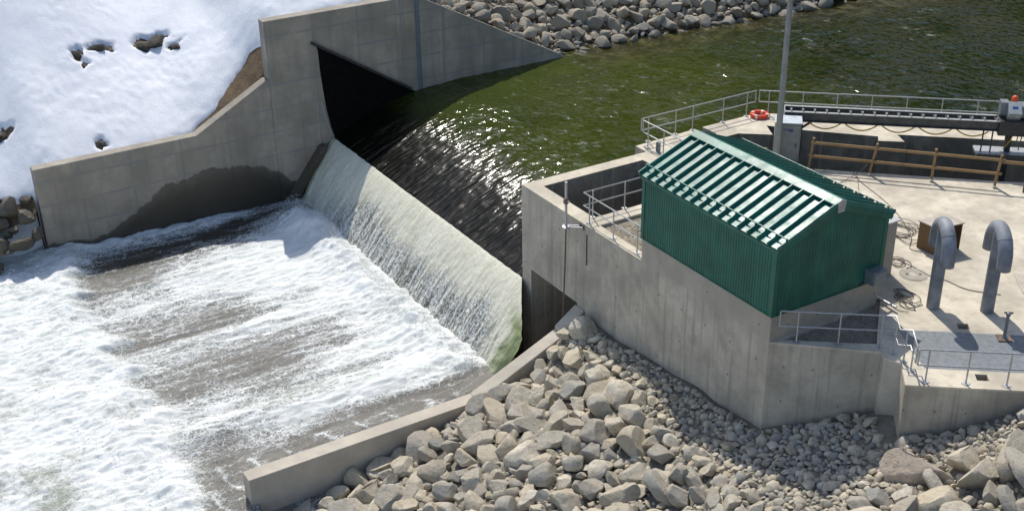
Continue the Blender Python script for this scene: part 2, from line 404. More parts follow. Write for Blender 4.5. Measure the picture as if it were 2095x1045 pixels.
# ------------------------------------------------------------------ ground forms
def _smooth(xs_, ys_, wid):
    g = np.linspace(-130, 150, 5601); v = np.interp(g, xs_, ys_); n_ = int(wid/.05)|1; k_ = np.hanning(n_+2)[1:-1]; k_ /= k_.sum()
    v = np.convolve(np.pad(v, n_//2, mode='edge'), k_, 'valid'); return lambda y: np.interp(y, g, v)
base_left = _smooth( [-60, -24, -15.5, -14, -7.2, -3.4, -2.4, 0, 5.3, 14.2, 17, 26, 34, 42, 60], [-6, -5, -4.2, -3.0, -2.75, -.75, .9, 2.0, 2.2, -2.35, -2.6, -2.0, -1.3, -1.9, -2.2], 2.2)
slope_left = _smooth([-40, -11, -4.5, 4, 14, 60], [.66, .64, .36, .38, .46, .40], 8)
def z_left(x, y):
    """left bank soil surface, behind the river wall (x < -19.1)"""
    d = -19.1-x
    sl = slope_left(y)
    dd = np.maximum(d, 0)
    z = base_left(y)+sl*(dd-.25*np.exp(-dd*.6))+np.minimum(d, 0)*.9
    z = z+.30*fbm(x*.11, y*.11, 3, 5)*sst(.5, 5, dd)+.02*fbm(x*.9, y*.9, 3, 9)
    shore = -6.95+.64*(d+1.5+.4*np.sin(y*.7))+3.2*sst(-18.2, -14.7, y)
    k_ = .5; hh = np.clip(.5+.5*(shore-z)/k_, 0, 1); z2 = shore+(z-shore)*hh-k_*hh*(1-hh)
    z = np.where(y < -13.5, z+(z2-z)*sst(-13.5, -14.8, y), z)
    # smooth saturating rise far behind
    return z
def z_near(x, y):
    z = -3.9+.077*(x-4.4)+.26*y+.18*np.maximum(0, x-15)+.22*fbm(x*.35, y*.35, 3, 21)
    z = z-1.15*np.exp(-np.maximum(x-4.4, 0)/2.6)*sst(-.6, -2.6, y)
    return np.maximum(z, -9.3)

def axis(a, b, fine0, fine1, d0, d1):
    """coordinates a..b, spacing d0 inside fine0..fine1, growing to d1 outside"""
    out = [fine0]
    while out[-1] < fine1: out.append(out[-1]+d0)
    st_ = d0; v = out[-1]
    while v < b: st_ = min(st_*1.13, d1); v += st_; out.append(v)
    st_ = d0; v = fine0; pre = []
    while v > a: st_ = min(st_*1.13, d1); v -= st_; pre.append(v)
    return np.array(pre[::-1]+out)

# far ground sheet to the horizon
xs = np.linspace(-1500, 1500, 61); X, Y = np.meshgrid(xs, xs)
Z = -9.6+0*X
tag(grid_obj('ground', X, Y, Z, M['slope']), kind='structure')

# unseen forested hillside upstream, added to darken what the pond reflects
th = np.linspace(R(88), R(212), 120); rr_ = np.linspace(0, 1, 40); TT, RR2 = np.meshgrid(th, rr_)
r0 = 150+420*RR2
X, Y = r0*np.cos(TT), r0*np.sin(TT)
Z = -12+330*RR2**.9*(1+.16*np.sin(TT*5)+.10*np.sin(TT*13+1))+6*fbm(X*.06, Y*.06, 4, 77)
t = NT('unseen_forest'); c = t.mix(t.ramp(t.noise(.09, 8, .7), .4, .65), (.008, .016, .006), (.025, .036, .016))
tag(grid_obj('unseen_hills', X, Y, Z, t.bsdf(Base_Color=c, Roughness=1.0, Specular_IOR_Level=0.0)), kind='structure')

# left bank soil
xs = axis(-140, -18.8, -44, -18.9, .3, 6); ys = axis(-110, 130, -24, 36, .3, 6)
X, Y = np.meshgrid(xs, ys); Z = z_left(X, Y)
Z = Z-30*sst(-18.95, -18.75, X)*(Y > -14.8)*(Y < 14.3)
tag(grid_obj('left_bank', X, Y, Z, M['soil']), kind='structure')

# snow on the left bank
xs = axis(-140, -18.85, -42, -18.95, .11, 6); ys = axis(-110, 9, -22, 6, .11, 6)
X, Y = np.meshgrid(xs, ys); D = -19.1-X
EDY = [-30, -17, -15.2, -12, -8.5, -7, -5.5, -4.2, -3.2, -2, 4]; EDV = [1.0, .6, -.15, -.3, -.1, .3, .7, 1.35, 1.75, .5, .5]
edge = np.interp(Y, EDY, EDV)
edge = edge+.22*fbm(X*1.3, Y*1.3, 3, 3)
TH = .20*np.sqrt(np.clip((D-edge)/.5, 0, 1))*1.0+np.minimum(D-edge, 0)*.8
cup = sst(-.15, .35, fbm(X*.16, Y*.16, 3, 33))
TH = TH+.035*fbm(X*.4, Y*.4, 3, 31)*sst(0, 1.5, D-edge)+(.008+.05*cup)*fbm(X*2.0, Y*2.9, 3, 41)*sst(0, .6, D-edge)
TH = TH-2.2*sst(3.0, 7.5, Y+1.2*fbm(X*.5, Y*.5, 3, 51)+.0*D)
# bare holes melted around stones
HOLES = [(-25.3, -7.3, .50, .42), (-25.3, -6.55, .62, .26), (-24.4, -5.9, .42, .10), (-25.2, -9.8, .48, .24), (-25.1, -9.1, .24, .22), (-24.8, -10.7, .16, .38), (-24.2, -10.6, .22, .14), (-19.9, -11.4, .30, .16), (-22.3, -15.5, .6, .22)]
HZ = []
wx = .35*fbm(X*1.6, Y*1.6, 3, 61); wy = .35*fbm(X*1.6, Y*1.6, 3, 71)
for hx, hy, ra, rb in HOLES:
    dx = X-hx+wx*1.0; dy = Y-hy+wy*1.0
    q = np.sqrt((dy/ra)**2+(dx/rb)**2)
    TH = TH*(1-.5*sst(1.5, 1.0, q))-.20*sst(1.12, .98, q)
Z = z_left(X, Y)+TH
# tongue-like drifts: some faces steeper than others
Z = Z+.5*sst(-9.5, -5.5, Y)*sst(-27, -22, X)*np.exp(-((Y+4)/5)**2)*.4*sst(.3, 2.0, D-edge)
Z = Z-30*sst(-18.98, -18.86, X)
tag(grid_obj('snow_slope', X, Y, Z, M['snow']), kind='structure')

# near bank
xs = axis(4.42, 120, 4.42, 24, .25, 5); ys = axis(-120, 30, -16, 6, .25, 5)
X, Y = np.meshgrid(xs, ys); Z = z_near(X, Y)
Z = np.where((Y > .2) & (X < 14.0), -8.5, Z)
tag(grid_obj('near_bank', X, Y, Z, M['slope']), kind='structure')

# ------------------------------------------------------------------ water surfaces
def waves(x, y):
    s = .05*fbm(x*.55+.5*pn(x*.2, y*.2, 3), y*.8, 3, 101)
    s = s+.045*(ridged(x*.9+.6*pn(x*.5, y*.5, 8), y*1.3, 2, 111)-.5)
    s = s+.018*fbm(x*2.6, y*3.1, 2, 121)
    return s
def chute_z(y):
    return np.interp(y, [-.2, 0, .6, 1.4, 2.4, 3.4, 4.4, 5.4, 6.6, 8], [-4.2, -4.10, -3.86, -3.52, -3.16, -2.86, -2.63, -2.49, -2.42, -2.40])
# smooth the profile
_py = np.linspace(-.2, 9, 400); _pz = chute_z(_py); _k = np.ones(31)/31
_pz2 = np.convolve(np.pad(_pz, 15, mode='edge'), _k, 'valid'); _pz2 = np.where(_py < .5, _pz, _pz2)
def chute(y): return np.interp(y, _py, _pz2)
xs = np.arange(-18.5, .001, .055); xs[-1] = 0.0
ys = np.arange(0, 7.01, .055)
X, Y = np.meshgrid(xs, ys)
k = sst(5.4, 2.2, Y+.5*fbm(X*.4, Y*.4, 3, 5))
st_ = .05*fbm(X*2.2+.25*Y, Y*.35, 3, 131)+.035*fbm(X*5, Y*1.1, 2, 137)
Z = chute(Y)+waves(X, Y)*(1-.75*k)*sst(-.3, .5, Y)+st_*k*.9
Z = Z+.05*sst(1.2, 0, Y)*fbm(X*1.8, 0*Y, 2, 11)
tag(grid_obj('spillway_water', X, Y, Z, M['pond'], {'chute': k, 'far_tone': 0*X, 'shore': 0*X, 'foam': 0*X}), kind='structure')

xs = axis(-60, 60, -26, 8, .13, 4); ys = axis(7.0, 160, 7.0, 30, .13, 4); ys[0] = 7.0
X, Y = np.meshgrid(xs, ys)
Z = np.interp(Y, [7, 8], [chute(7.0), -2.40])+waves(X, Y)*(.35+.9*sst(-.3, .4, fbm(X*.13, Y*.13, 3, 91)))
shd = X+19.0-.12*(Y-26)*(Y > 26)+.9*fbm(X*.25, Y*.25, 3, 17)
shore = sst(4.6, .6, shd)*sst(13, 17, Y)
far_tone = .92*sst(7, 25, Y+.55*X+2.5*fbm(X*.12, Y*.12, 3, 7))+.25*sst(.5, .9, fbm(X*.3, Y*.3, 3, 19)+.5)  # pond colour gets darker upstream to the right, plus random patches
foam = .9*sst(.25, .6, fbm(X*.35, Y*.8, 4, 29))
tag(grid_obj('pond_water', X, Y, Z, M['pond'], {'chute': 0*X, 'far_tone': np.clip(far_tone, 0, 1), 'shore': shore, 'foam': foam}), kind='structure')

# falling sheet over the dam
NU, NV = 380, 110
u = np.linspace(0, 1, NU); v = np.linspace(0, 1, NV); UU, VV = np.meshgrid(u, v)
xl = -18.42+.75*VV; XRN = 0
xr = .08*fbm(VV*6, 0*VV, 3, 9)*sst(0, .3, VV)+np.interp(VV, [0, .1, .2, .3, .4, .5, .6, .8, 1], [0, .44, .86, 1.28, 1.68, 2.05, 2.2, 2.1, 2.0])
XX = xl+(xr-xl)*UU
yy = -.02-2.55*VV**.92; zz = -4.12-2.92*VV**1.15
str_ = .09*fbm(XX*1.3, VV*1.6, 3, 201)+.05*fbm(XX*5, VV*9, 3, 207)
amp = .25+1.0*VV
yy = yy-str_*amp*.8; zz = zz+str_*amp*.5+.05*sst(.1, 0, VV)*fbm(XX*1.8, 0*VV, 2, 11)
ebx = np.minimum(UU, 1-UU)*18.5
zz = zz-.25*sst(.35, 0, ebx)*VV
foam = sst(.28, .62, VV+.18*fbm(XX*.5, VV, 3, 211)+.25*pn(XX*.45, 0*VV, 213))*sst(-15.5, -11.5, XX+1.2*VV)*sst(.2, -1.8, XX-1.3*np.sqrt(VV))*.9
grn = sst(1.15, .35, (xr-XX)+.4*fbm(XX*2, VV*5, 3, 5))*sst(.22, .45, VV)*sst(1.1, .85, VV)*.85
grn = np.maximum(grn, .55*sst(.5, .1, XX-xl))
tag(grid_obj('waterfall', XX, yy, zz, M['fall'], {'foam': foam, 'grn': grn, 'down': VV*3.4, 'u': XX}), kind='structure')

# stilling basin with standing waves and the hydraulic jump at its end
xs = axis(-70, 40, -26, 7, .06, 4); ys = axis(-160, -1.2, -22.5, -1.3, .065, 4)
X, Y = np.meshgrid(xs, ys)
kx = np.array([-18.6, -17.9, -17.2, -16.2, -15.3, -14, -12, -10.8, -9.6, -8.9, -7.8, -7.2, -6.5, -5.9, -4.6, -3.4, -2.6, -1.4, -.6, .5, 1.2, 1.7, 2.5, 3.8])
k4 = np.array([.30, .35, .15, .45, .95, 1.0, 1.0, 1.0, .95, .90, .95, .95, .90, .85, .80, .95, .95, .9, .95, .95, .80, .25, .10, .15])
k7 = np.array([.60, .65, .20, .12, .40, .85, .95, .95, .90, .62, .72, .85, .80, .50, .42, .62, .78, .52, .80, .95, .50, .02, .05, .10])
k10 = np.array([.75, .70, .35, .08, .28, .70, .85, .70, .45, .30, .28, .75, .70, .40, .18, .28, .50, .42, .72, .85, .55, .06, .05, .10])
k13 = np.array([.70, .60, .45, .10, .12, .22, .55, .62, .52, .42, .28, .62, .52, .48, .22, .20, .62, .72, .70, .50, .30, .15, .12, .15])
xw = X+.45*fbm(X*.35, Y*.12, 3, 301)
rows = [np.interp(xw, kx, .5+(k_-.5)*1.3-.02) for k_ in (k4, k7, k10, k13)]
Fm = np.where(Y > -4, rows[0], np.where(Y > -7, rows[1]+(rows[0]-rows[1])*sst(-7, -4, Y), np.where(Y > -10, rows[2]+(rows[1]-rows[2])*sst(-10, -7, Y), rows[3]+(rows[2]-rows[3])*sst(-13, -10, Y))))
yj = -14.5+1.1*fbm(X*.3, 0*Y, 3, 311)+.9*fbm(X*.8, Y*.25, 3, 317)-.35*sst(-4, 3, X)+.9*sst(-13.5, -17, X)
J = sst(.7, -1.0, Y-yj)                           # 1 downstream of the jump
streak = .20*fbm(X*2.0, Y*.28, 4, 321)
Fm = np.maximum(Fm, .17*sst(-15.5, -14, X)*sst(1.6, 1.0, X)); Fm = Fm+streak*(1-J)
Fj = .95+.45*fbm(X*.35, Y*.35, 5, 331)-.45*sst(.15, .5, fbm(X*.22+3, Y*.35, 3, 337))*sst(-17.5, -20, Y)
Fj = Fj-.55*np.exp(-((X-1.3)/2.4)**2-((Y+19.2)/1.1)**2)
Fm = Fm*(1-J)+Fj*J
side = sst(1.5, 2.0, X)*(1-J)                      # thin sheet along the training wall: oblique wavelets
rip = np.mod((Y-.35*X+.45*fbm(X*.7, Y*.7, 3, 7))/1.35+.5*pn(Y*.3, 0*Y, 3), 1)
Fm = Fm+side*(.5*np.exp(-((rip-.14)/.07)**2)*sst(-.45, .1, fbm(X*1.1, Y*1.1, 3, 77))+.20*sst(.75, .14, rip)*(rip > .14)+.06)*sst(-3, -5, Y)
Fm = Fm+.5*np.exp(-((X+18.25-.25*pn(0*X, Y*.8, 3))/.22)**2)*(1-J)*sst(-4, -7, Y)
lf = sst(-19.4, -21.5, X)
dark = sst(-14.2, -15.6, X)*(1-J)*sst(-2.6, -5, Y)  # river wall's cast shade on the basin, painted into the water colour
grn = np.clip(.75*np.exp(-((X+1.2+.06*(Y+10))/.55)**2)*sst(-5.5, -8, Y)*(1-J)+.2*J*sst(.05, .45, fbm(X*.25, Y*.25, 3, 341)), 0, 1)
zb = -6.95
rough = .09*ridged(X*1.6, Y*.5, 3, 351)+.055*fbm(X*4.2, Y*2.0, 3, 357)
toe = np.exp(-((Y+3.3)/.95)**2)
Z = zb+rough*(.35+.8*np.clip(Fm, 0, 1))+toe*(.28+.30*fbm(X*.9, Y*.9, 3, 361))*sst(-18.2, -16.0, X)*sst(1.8, .2, X)
Z = Z+toe*.45*np.exp(-((X+14.5)/2.2)**2)
Z = Z+.10*fbm(X*1.1, Y*.16, 3, 371)*(1-J)
Z = Z+.30*np.exp(-((X+.2-.04*(Y+10))/.85)**2)*(1-J)*sst(-3.0, -5.5, Y)
Z = Z+.20*np.exp(-((X+18.3)/.4)**2)*sst(-5, -8, Y)*(1-J)*(.5+fbm(X, Y*.9, 2, 5))
bur = np.exp(-((Y-yj+.9)/1.0)**2)
Z = Z+J*(.26+.26*fbm(X*.32, Y*.4, 3, 381, .42)+.05*fbm(X*3.2, Y*3.2, 3, 391))+bur*J*(.10+.30*fbm(X*.6, Y*.4, 3, 395))
Z = np.where((X > 4.0) & (Y > -13.3), zb-.5, Z)
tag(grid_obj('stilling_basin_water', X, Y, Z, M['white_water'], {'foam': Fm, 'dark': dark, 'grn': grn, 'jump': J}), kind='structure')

# ------------------------------------------------------------------ concrete: left river wall
wl = thing('river_wall', (-18.8, 0, -8.8), 'long grey concrete river wall with stepped top, wet stain and black gate plate, against the snow bank', 'wall')
x0, x1 = -19.1, -18.5
MB().prism_x([(-14.85, -8.8), (-14.85, -2.52), (-7.12, -2.50), (-3.32, -.44), (-3.16, -.44), (-3.16, -8.8)], x0, x1).build('low_wall', M['river'], wl, bevel=.03)
MB().prism_x([(-3.157, -8.8), (-3.157, 2.5), (5.05, 2.5), (5.05, -8.8)], x0-.05, x1).build('high_wall', M['river'], wl, bevel=.03)
MB().prism_x([(5.05, -8.8), (5.05, 2.46), (5.33, 2.46), (5.33, -8.8)], x0, x1-.06).build('joint_strip', plain('blue_joint', (.15, .18, .20), .8), wl)
MB().prism_x([(5.33, -8.8), (5.33, 2.42), (14.25, -2.28), (14.25, -8.8)], x0+.1, x1).build('wing_wall', M['wing'], wl, bevel=.02)
pl = MB().prism_x([(-.52, .80), (-.46, .57), (-.44, -.33), (-.37, -1.37), (-.26, -2.57), (-.08, -3.6), (.18, -4.41), (.5, -5.2), (6.5, -5.2), (6.5, -3.6), (4.58, -2.40)], x1-.05, x1+.014).build('gate_side_plate', M['black'], wl)
MB().beam((x1+.05, -.80, 1.06), (x1+.05, 4.62, -2.38), .12, .15, (1, 0, 0)).build('seal_bar', M['dark'], wl)
cp = MB()
for i in range(26):
    f_ = (i+.5)/26; cp.obox((x1+.105, -.80+5.42*f_, 1.06-3.44*f_), (.012, 0, 0), (0, .035, 0), (0, 0, .035))
cp.build('bolt_row', M['galv'], wl)
sl = MB()
sl.tube([(x1+.02, -.47, -2.1), (x1+.02, -.36, -2.9), (x1+.02, -.16, -3.7), (x1+.02, .08, -4.3)], .05, 6)
sl.build('worn_edge', M['galv'], wl, 40)

# dam body below the falling sheet
dm = thing('dam_sill', (-9, -1, -8.8), 'wet brown concrete dam sill showing between the river wall and the falling water', 'dam')
MB().prism_x([(6, -8.8), (6, -5.0), (.3, -4.62), (-.25, -4.75), (-1.2, -7.2), (-1.2, -8.8)], x1+.002, -.02).build('sill_body', concrete('wet_sill_concrete', (.075, .06, .042), streak=.8), dm)
MB().prism_x([(-.6, -4.33), (-.86, -4.33), (-3.1, -7.2), (-2.6, -7.2)], x1+.004, x1+.55).build('side_pier', concrete('wet_pier_concrete', (.10, .08, .058), streak=.8), dm)

# ------------------------------------------------------------------ concrete: intake structure with deck
ik = thing('intake_structure', (7, 4, -8.8), 'grey concrete intake structure with pale sunlit deck, pit, trench and tall retaining walls', 'structure')
Cx, Cy = .62, .786                                   # along the near edge of the deck
Ex, Ey = .665, .747                                  # along the trench and the far edge
outer = [(0, 0), (14.17, 0), (16.42, 2.42), (16.66, 2.24), (17.18, 2.42), (18.06, 1.64), (18.06+Cx*18, 1.64+Cy*18), (24, 36), (-.9+Ex*31, 12.9+Ey*31),
         (-.9, 12.9), (-.92, 9.76), (.04, 9.76), (.04, 9.34), (-.9, 9.34), (-.76, 6.06), (0, 6.06)]
pit = [(.62, .62), (4.05, .62), (4.05, 5.4), (.62, 5.4)]
grv1 = [(4.72, .42), (7.72, .42), (7.72, 5.4), (4.72, 5.4)]
grv2 = [(14.30, .40), (16.02, 2.62), (15.35, 3.35), (14.05, 4.85), (14.0, 4.52), (14.18, 4.52)]
trench = [(.5, 8.6), (.5, 10.55), (1.42, 11.66), (.46, 12.16), (1.70, 13.08), (4.00, 15.20), (4.36, 14.84), (5.04, 15.66), (4.30, 16.02), (7.24, 19.3), (12.5, 25.1), (15.1, 22.0), (10.0, 15.65), (5.05, 10.41), (4.35, 9.55), (3.4, 8.6)]
gq = dict(a=Vector((15.78, 3.79)), b=Vector((15.78+Cx*9, 3.79+Cy*9)), c=Vector((17.72, 2.78)), d=Vector((17.72+Cx*9, 2.78+Cy*9)))
grate = [tuple(gq['a']), tuple(gq['b']), tuple(gq['d']), tuple(gq['c'])]
DR = [((16.70, 5.62), .17), ((18.97, 3.76), .17)]
def sq(c, r): return [(c[0]-r*Cx-r*Cy, c[1]-r*Cy+r*Cx), (c[0]+r*Cx-r*Cy, c[1]+r*Cy+r*Cx), (c[0]+r*Cx+r*Cy, c[1]+r*Cy-r*Cx), (c[0]-r*Cx+r*Cy, c[1]-r*Cy-r*Cx)]
holes = [pit, grv1, grv2, trench, grate]+[sq(c_, r_) for c_, r_ in DR]
bm = bmesh.new(); eds = []
for lp in [outer]+holes:
    vs_ = [bm.verts.new((x, y, 0)) for x, y in lp]
    eds += [bm.edges.new((vs_[i], vs_[(i+1) % len(vs_)])) for i in range(len(vs_))]
bmesh.ops.triangle_fill(bm, use_beauty=True, use_dissolve=False, edges=eds)
bmesh.ops.recalc_face_normals(bm, faces=bm.faces)
if sum(f.normal.z for f in bm.faces) < 0: bmesh.ops.reverse_faces(bm, faces=bm.faces)
me = bpy.data.meshes.new('deck'); 
o_ = Vector((7, 4, -8.8))
bmesh.ops.translate(bm, verts=bm.verts, vec=-o_); bm.to_mesh(me); bm.free(); me.materials.append(M['deck'])
dk = bpy.data.objects.new('deck', me); COL.objects.link(dk); dk.parent = ik; OFF[dk.name] = o_

def wall_strip(loop, z0, z1, name, mat, closed=True, inward=False):
    b = MB(); n = len(loop)
    for i in range(n if closed else n-1):
        p, q = loop[i], loop[(i+1) % n]
        f = [(p[0], p[1], z0), (q[0], q[1], z0), (q[0], q[1], z1), (p[0], p[1], z1)]
        b.add(f[::-1] if inward else f, [(0, 1, 2, 3)])
    return b.build(name, mat, ik)
# outside faces; the river face has an outlet opening
op = dict(x0=.64, x1=3.9, z=-3.45)
b = MB()
def q4(b, x0, x1, z0, z1, y=0): b.add([(x0, y, z0), (x1, y, z0), (x1, y, z1), (x0, y, z1)], [(0, 1, 2, 3)])
q4(b, 0, op['x0'], -8.8, 0); q4(b, op['x0'], op['x1'], op['z'], 0); q4(b, op['x1'], 14.17, -8.8, 0)
b.build('front_wall', M['wall'], ik)
b = MB()                                             # reveal of the opening
X0, X1, ZT, YD = op['x0'], op['x1'], op['z'], 2.6
b.add([(X0, 0, -8.8), (X0, YD, -8.8), (X0, YD, ZT), (X0, 0, ZT)], [(0, 1, 2, 3)])
b.add([(X1, 0, -8.8), (X1, YD, -8.8), (X1, YD, ZT), (X1, 0, ZT)], [(3, 2, 1, 0)])
b.add([(X0, 0, ZT), (X1, 0, ZT), (X1, YD, ZT), (X0, YD, ZT)], [(3, 2, 1, 0)])
b.add([(X0, YD, -8.8), (X1, YD, -8.8), (X1, YD, ZT), (X0, YD, ZT)], [(0, 1, 2, 3)])
b.build('outlet_opening', M['wall'], ik)
wall_strip(outer[1:]+[outer[0]], -8.8, 0, 'retaining_wall', M['wall'], closed=False)
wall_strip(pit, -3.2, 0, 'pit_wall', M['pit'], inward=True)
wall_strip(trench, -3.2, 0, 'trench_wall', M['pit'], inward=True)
wall_strip(grate, -1.6, 0, 'grate_pit_wall', M['wall'], inward=True)
wall_strip(grv1, -.6, 0, 'kerb_face', M['wall'], inward=True); wall_strip(grv2, -.6, 0, 'kerb_face', M['wall'], inward=True)
for c_, r_ in DR: wall_strip(sq(c_, r_), -.3, 0, 'drain_face', M['wall'], inward=True); MB().prism(sq(c_, r_*.99), -.34, -.28).build('drain_floor', M['gateblack'], ik)
MB().prism(pit, -3.4, -3.2).build('pit_floor', M['wall'], ik)
MB().prism(trench, -3.4, -3.2).build('trench_floor', M['wall'], ik)
MB().prism(grate, -.5, -.3).build('grate_pit_floor', plain('grate_pit_floor', (.10, .10, .095), .8), ik)
# chamfer lip along the deck edge above the retaining walls
b = MB()
for p, q in zip(outer[1:6], outer[2:7]):
    b.beam((p[0], p[1], -.035), (q[0], q[1], -.035), .02, .06)
b.build('edge_chamfer', M['deck'], ik)
for g in (grv1, grv2):
    bb = MB(); xs_ = [p[0] for p in g]; ys_ = [p[1] for p in g]
    gp = bb.prism(g, -.7, -.10).build('gravel_bed', M['gravel']); tag(gp, kind='structure')

# ------------------------------------------------------------------ concrete: near training wall
tw = thing('training_wall', (4.1, -7, -9), 'low concrete training wall with pale sunlit top between white water and riprap', 'wall')
tx0, tx1 = 3.80, 4.40
MB().prism_x([(-13.55, -9.2), (-13.55, -5.91), (-4.70, -5.90), (-4.70, -9.2)], tx0, tx1).build('wall_body', M['train'], tw, bevel=.025)
MB().prism_x([(-4.697, -9.2), (-4.697, -5.90), (-.95, -4.32), (-.95, -9.2)], tx0, tx1).build('ramp', M['train'], tw, bevel=.025)
MB().prism_x([(-.947, -9.2), (-.947, -4.19), (-.02, -3.55), (-.02, -9.2)], tx0, tx1).build('upper_step', M['train'], tw, bevel=.025)

# ------------------------------------------------------------------ green shed
BX0, BX1, BY0, BY1, ZP, ZE, ZR, YR = 7.75, 14.17, 0.0, 4.5, .93, 3.14, 4.02, 2.25
sd = thing('green_shed', (10.96, 2.25, 0), 'dark green metal shed with ribbed gable roof on a concrete plinth', 'shed')
MB().box(BX0, BX1, BY0+.0, BY1, .0, ZP).build('plinth', M['plinth'], sd)
def clad(pts, ztop, name, nrm):
    """corrugated sheet along horizontal line pts[0]->pts[1], rising to ztop(s)"""
    p0, p1 = Vector((*pts[0], 0)), Vector((*pts[1], 0)); L = (p1-p0).length; d = (p1-p0)/L; n = Vector(nrm)
    per = .118; b = MB(); s = 0; cols = []
    k = 0
    while s < L-1e-6:
        for ds, of in ((0, 0), (.022, .022), (.060, .022), (.082, 0)):
            if s+ds <= L: cols.append((s+ds, of))
        s += per
    cols.append((L, 0))
    vs_ = []
    for s_, of in cols:
        q = p0+d*s_+n*(.012+of); vs_ += [(q.x, q.y, ZP-.05), (q.x, q.y, ztop(s_))]
    fs = [(2*i, 2*i+2, 2*i+3, 2*i+1) for i in range(len(cols)-1)]
    b.add(vs_, fs); return b.build(name, M['clad'], sd)
gab = lambda s_: ZE+(ZR-ZE)*(1-abs(s_-2.25)/2.25)-.02
clad(((BX0, BY0), (BX1, BY0)), lambda s_: ZE+.02, 'side_cladding', (0, -1, 0))
clad(((BX1, BY0), (BX1, BY1)), gab, 'gable_cladding', (1, 0, 0))
clad(((BX1, BY1), (BX0, BY1)), lambda s_: ZE+.02, 'side_cladding', (0, 1, 0))
clad(((BX0, BY1), (BX0, BY0)), gab, 'gable_cladding', (-1, 0, 0))
for cx, cy, sx, sy in ((BX1, BY0, 1, -1), (BX1, BY1, 1, 1), (BX0, BY0, -1, -1), (BX0, BY1, -1, 1)):
    b = MB(); b.box(min(cx, cx+sx*.045), max(cx, cx+sx*.045), min(cy, cy-sy*.10), max(cy, cy-sy*.10)+0, ZP-.06, ZE-.05)
    b.box(min(cx-sx*.1, cx+sx*.047), max(cx-sx*.1, cx+sx*.047), min(cy, cy+sy*.045), max(cy, cy+sy*.045), ZP-.062, ZE-.052)
    b.build('corner_trim', M['clad'], sd)
b = MB(); b.box(BX0-.05, BX1+.05, BY0-.05, BY0-.012, ZP-.075, ZP-.045); b.box(BX1+.012, BX1+.05, BY0-.012, BY1, ZP-.076, ZP-.046); b.build('base_flashing', M['clad'], sd)
RX0, RX1, OV = 7.62, 14.32, .09
npan = 15; pw = (RX1-RX0)/npan
slope = (ZR-ZE)/(YR-BY0); 
for side, ye in ((-1, BY0-OV), (1, BY1+OV)):
    ze = ZR-slope*abs(YR-ye)
    nrm = Vector((0, side*slope, 1)).normalized()
    P0 = Vector((0, ye, ze+.06)); P1 = Vector((0, YR, ZR+.06)); dv = (P1-P0); Ls = dv.length; dvn = dv/Ls
    pan_me = rib_me = None
    for i in range(npan):
        xa = RX0+i*pw
        if pan_me is None:
            b = MB(); b.obox(P0+Vector((xa+pw/2, 0, 0))+dv/2+nrm*.0, (pw/2-.002, 0, 0), dv/2, nrm*.012)
            po = b.build('roof_panel', M['roof'], sd); pan_me = po.data
        else:
            po = bpy.data.objects.new('roof_panel', pan_me); COL.objects.link(po); po.parent = sd; po.location.x = i*pw
    for i in range(npan+1):
        xa = RX0+i*pw
        if rib_me is None:
            b = MB(); pr = [(-.035, .012), (-.016, .135), (.016, .135), (.035, .012)]
            vs_ = []
            for e_ in (-.01, 1.0):
                for (dx, hh) in pr:
                    q = P0+dv*e_+nrm*hh; vs_.append((xa+dx, q.y, q.z))
            b.add(vs_, [(0, 1, 5, 4), (1, 2, 6, 5), (2, 3, 7, 6), (3, 2, 1, 0), (4, 5, 6, 7), (0, 4, 7, 3)])
            ro = b.build('rib', M['roof'], sd); rib_me = ro.data; ro['kindref'] = 0; del ro['kindref']
        else:
            ro = bpy.data.objects.new('rib', rib_me); COL.objects.link(ro); ro.parent = sd; ro.location.x = i*pw
    # snow rail near the eave, on a clamp at each rib
    q = P0+dvn*.36+nrm*.185
    MB().tube([(RX0-.02, q.y, q.z), (RX1+.02, q.y, q.z)], .022, 8).build('snow_rail', M['roof'], sd, 40)
    clamp = None
    for i in range(npan+1):
        if clamp is None:
            b = MB(); cc = P0+dvn*.36+nrm*.148; b.obox((RX0, cc.y, cc.z), (.02, 0, 0), dvn*.03, nrm*.05); co_ = b.build('rail_clamp', M['roof'], sd); clamp = co_.data
        else:
            co_ = bpy.data.objects.new('rail_clamp', clamp); COL.objects.link(co_); co_.parent = sd; co_.location.x = i*pw
    # eave trim with pale lower lip
    e0 = P0-nrm*.03
    MB().beam((RX0, e0.y-.0, e0.z-.055), (RX1, e0.y, e0.z-.055), .03, .10).build('eave_trim', M['clad'], sd)
    # rake trims on both gables
    for xr_ in (RX0, RX1):
        a = P0-nrm*.09; c_ = P1-nrm*.09
        MB().beam((xr_, a.y, a.z), (xr_, c_.y, c_.z), .035, .20).build('rake_trim', M['clad'], sd)
b = MB(); hw = .27; zt = ZR+.215
b.add([(RX0-.03, YR-hw, zt-hw*slope-.015), (RX0-.03, YR, zt), (RX0-.03, YR+hw, zt-hw*slope-.015), (RX1+.03, YR-hw, zt-hw*slope-.015), (RX1+.03, YR, zt), (RX1+.03, YR+hw, zt-hw*slope-.015),
       (RX0-.03, YR-hw, zt-hw*slope-.06), (RX1+.03, YR-hw, zt-hw*slope-.06), (RX0-.03, YR+hw, zt-hw*slope-.06), (RX1+.03, YR+hw, zt-hw*slope-.06)],
      [(0, 3, 4, 1), (1, 4, 5, 2), (6, 7, 3, 0), (2, 5, 9, 8)])
rc = b.build('ridge_cap', M['roof'], sd)
M['capend'] = plain('pale_end_plate', (.42, .40, .36), .6)
for xx in (RX0-.035, RX1+.035):
    b = MB(); b.prism_x([(YR-hw*.62, zt-hw*.62*slope-.01), (YR, zt-.005), (YR+hw*.62, zt-hw*.62*slope-.01), (YR+.13, zt-.42), (YR-.13, zt-.42)], xx-.012, xx+.012)
    b.build('cap_end_plate', M['capend'], rc)
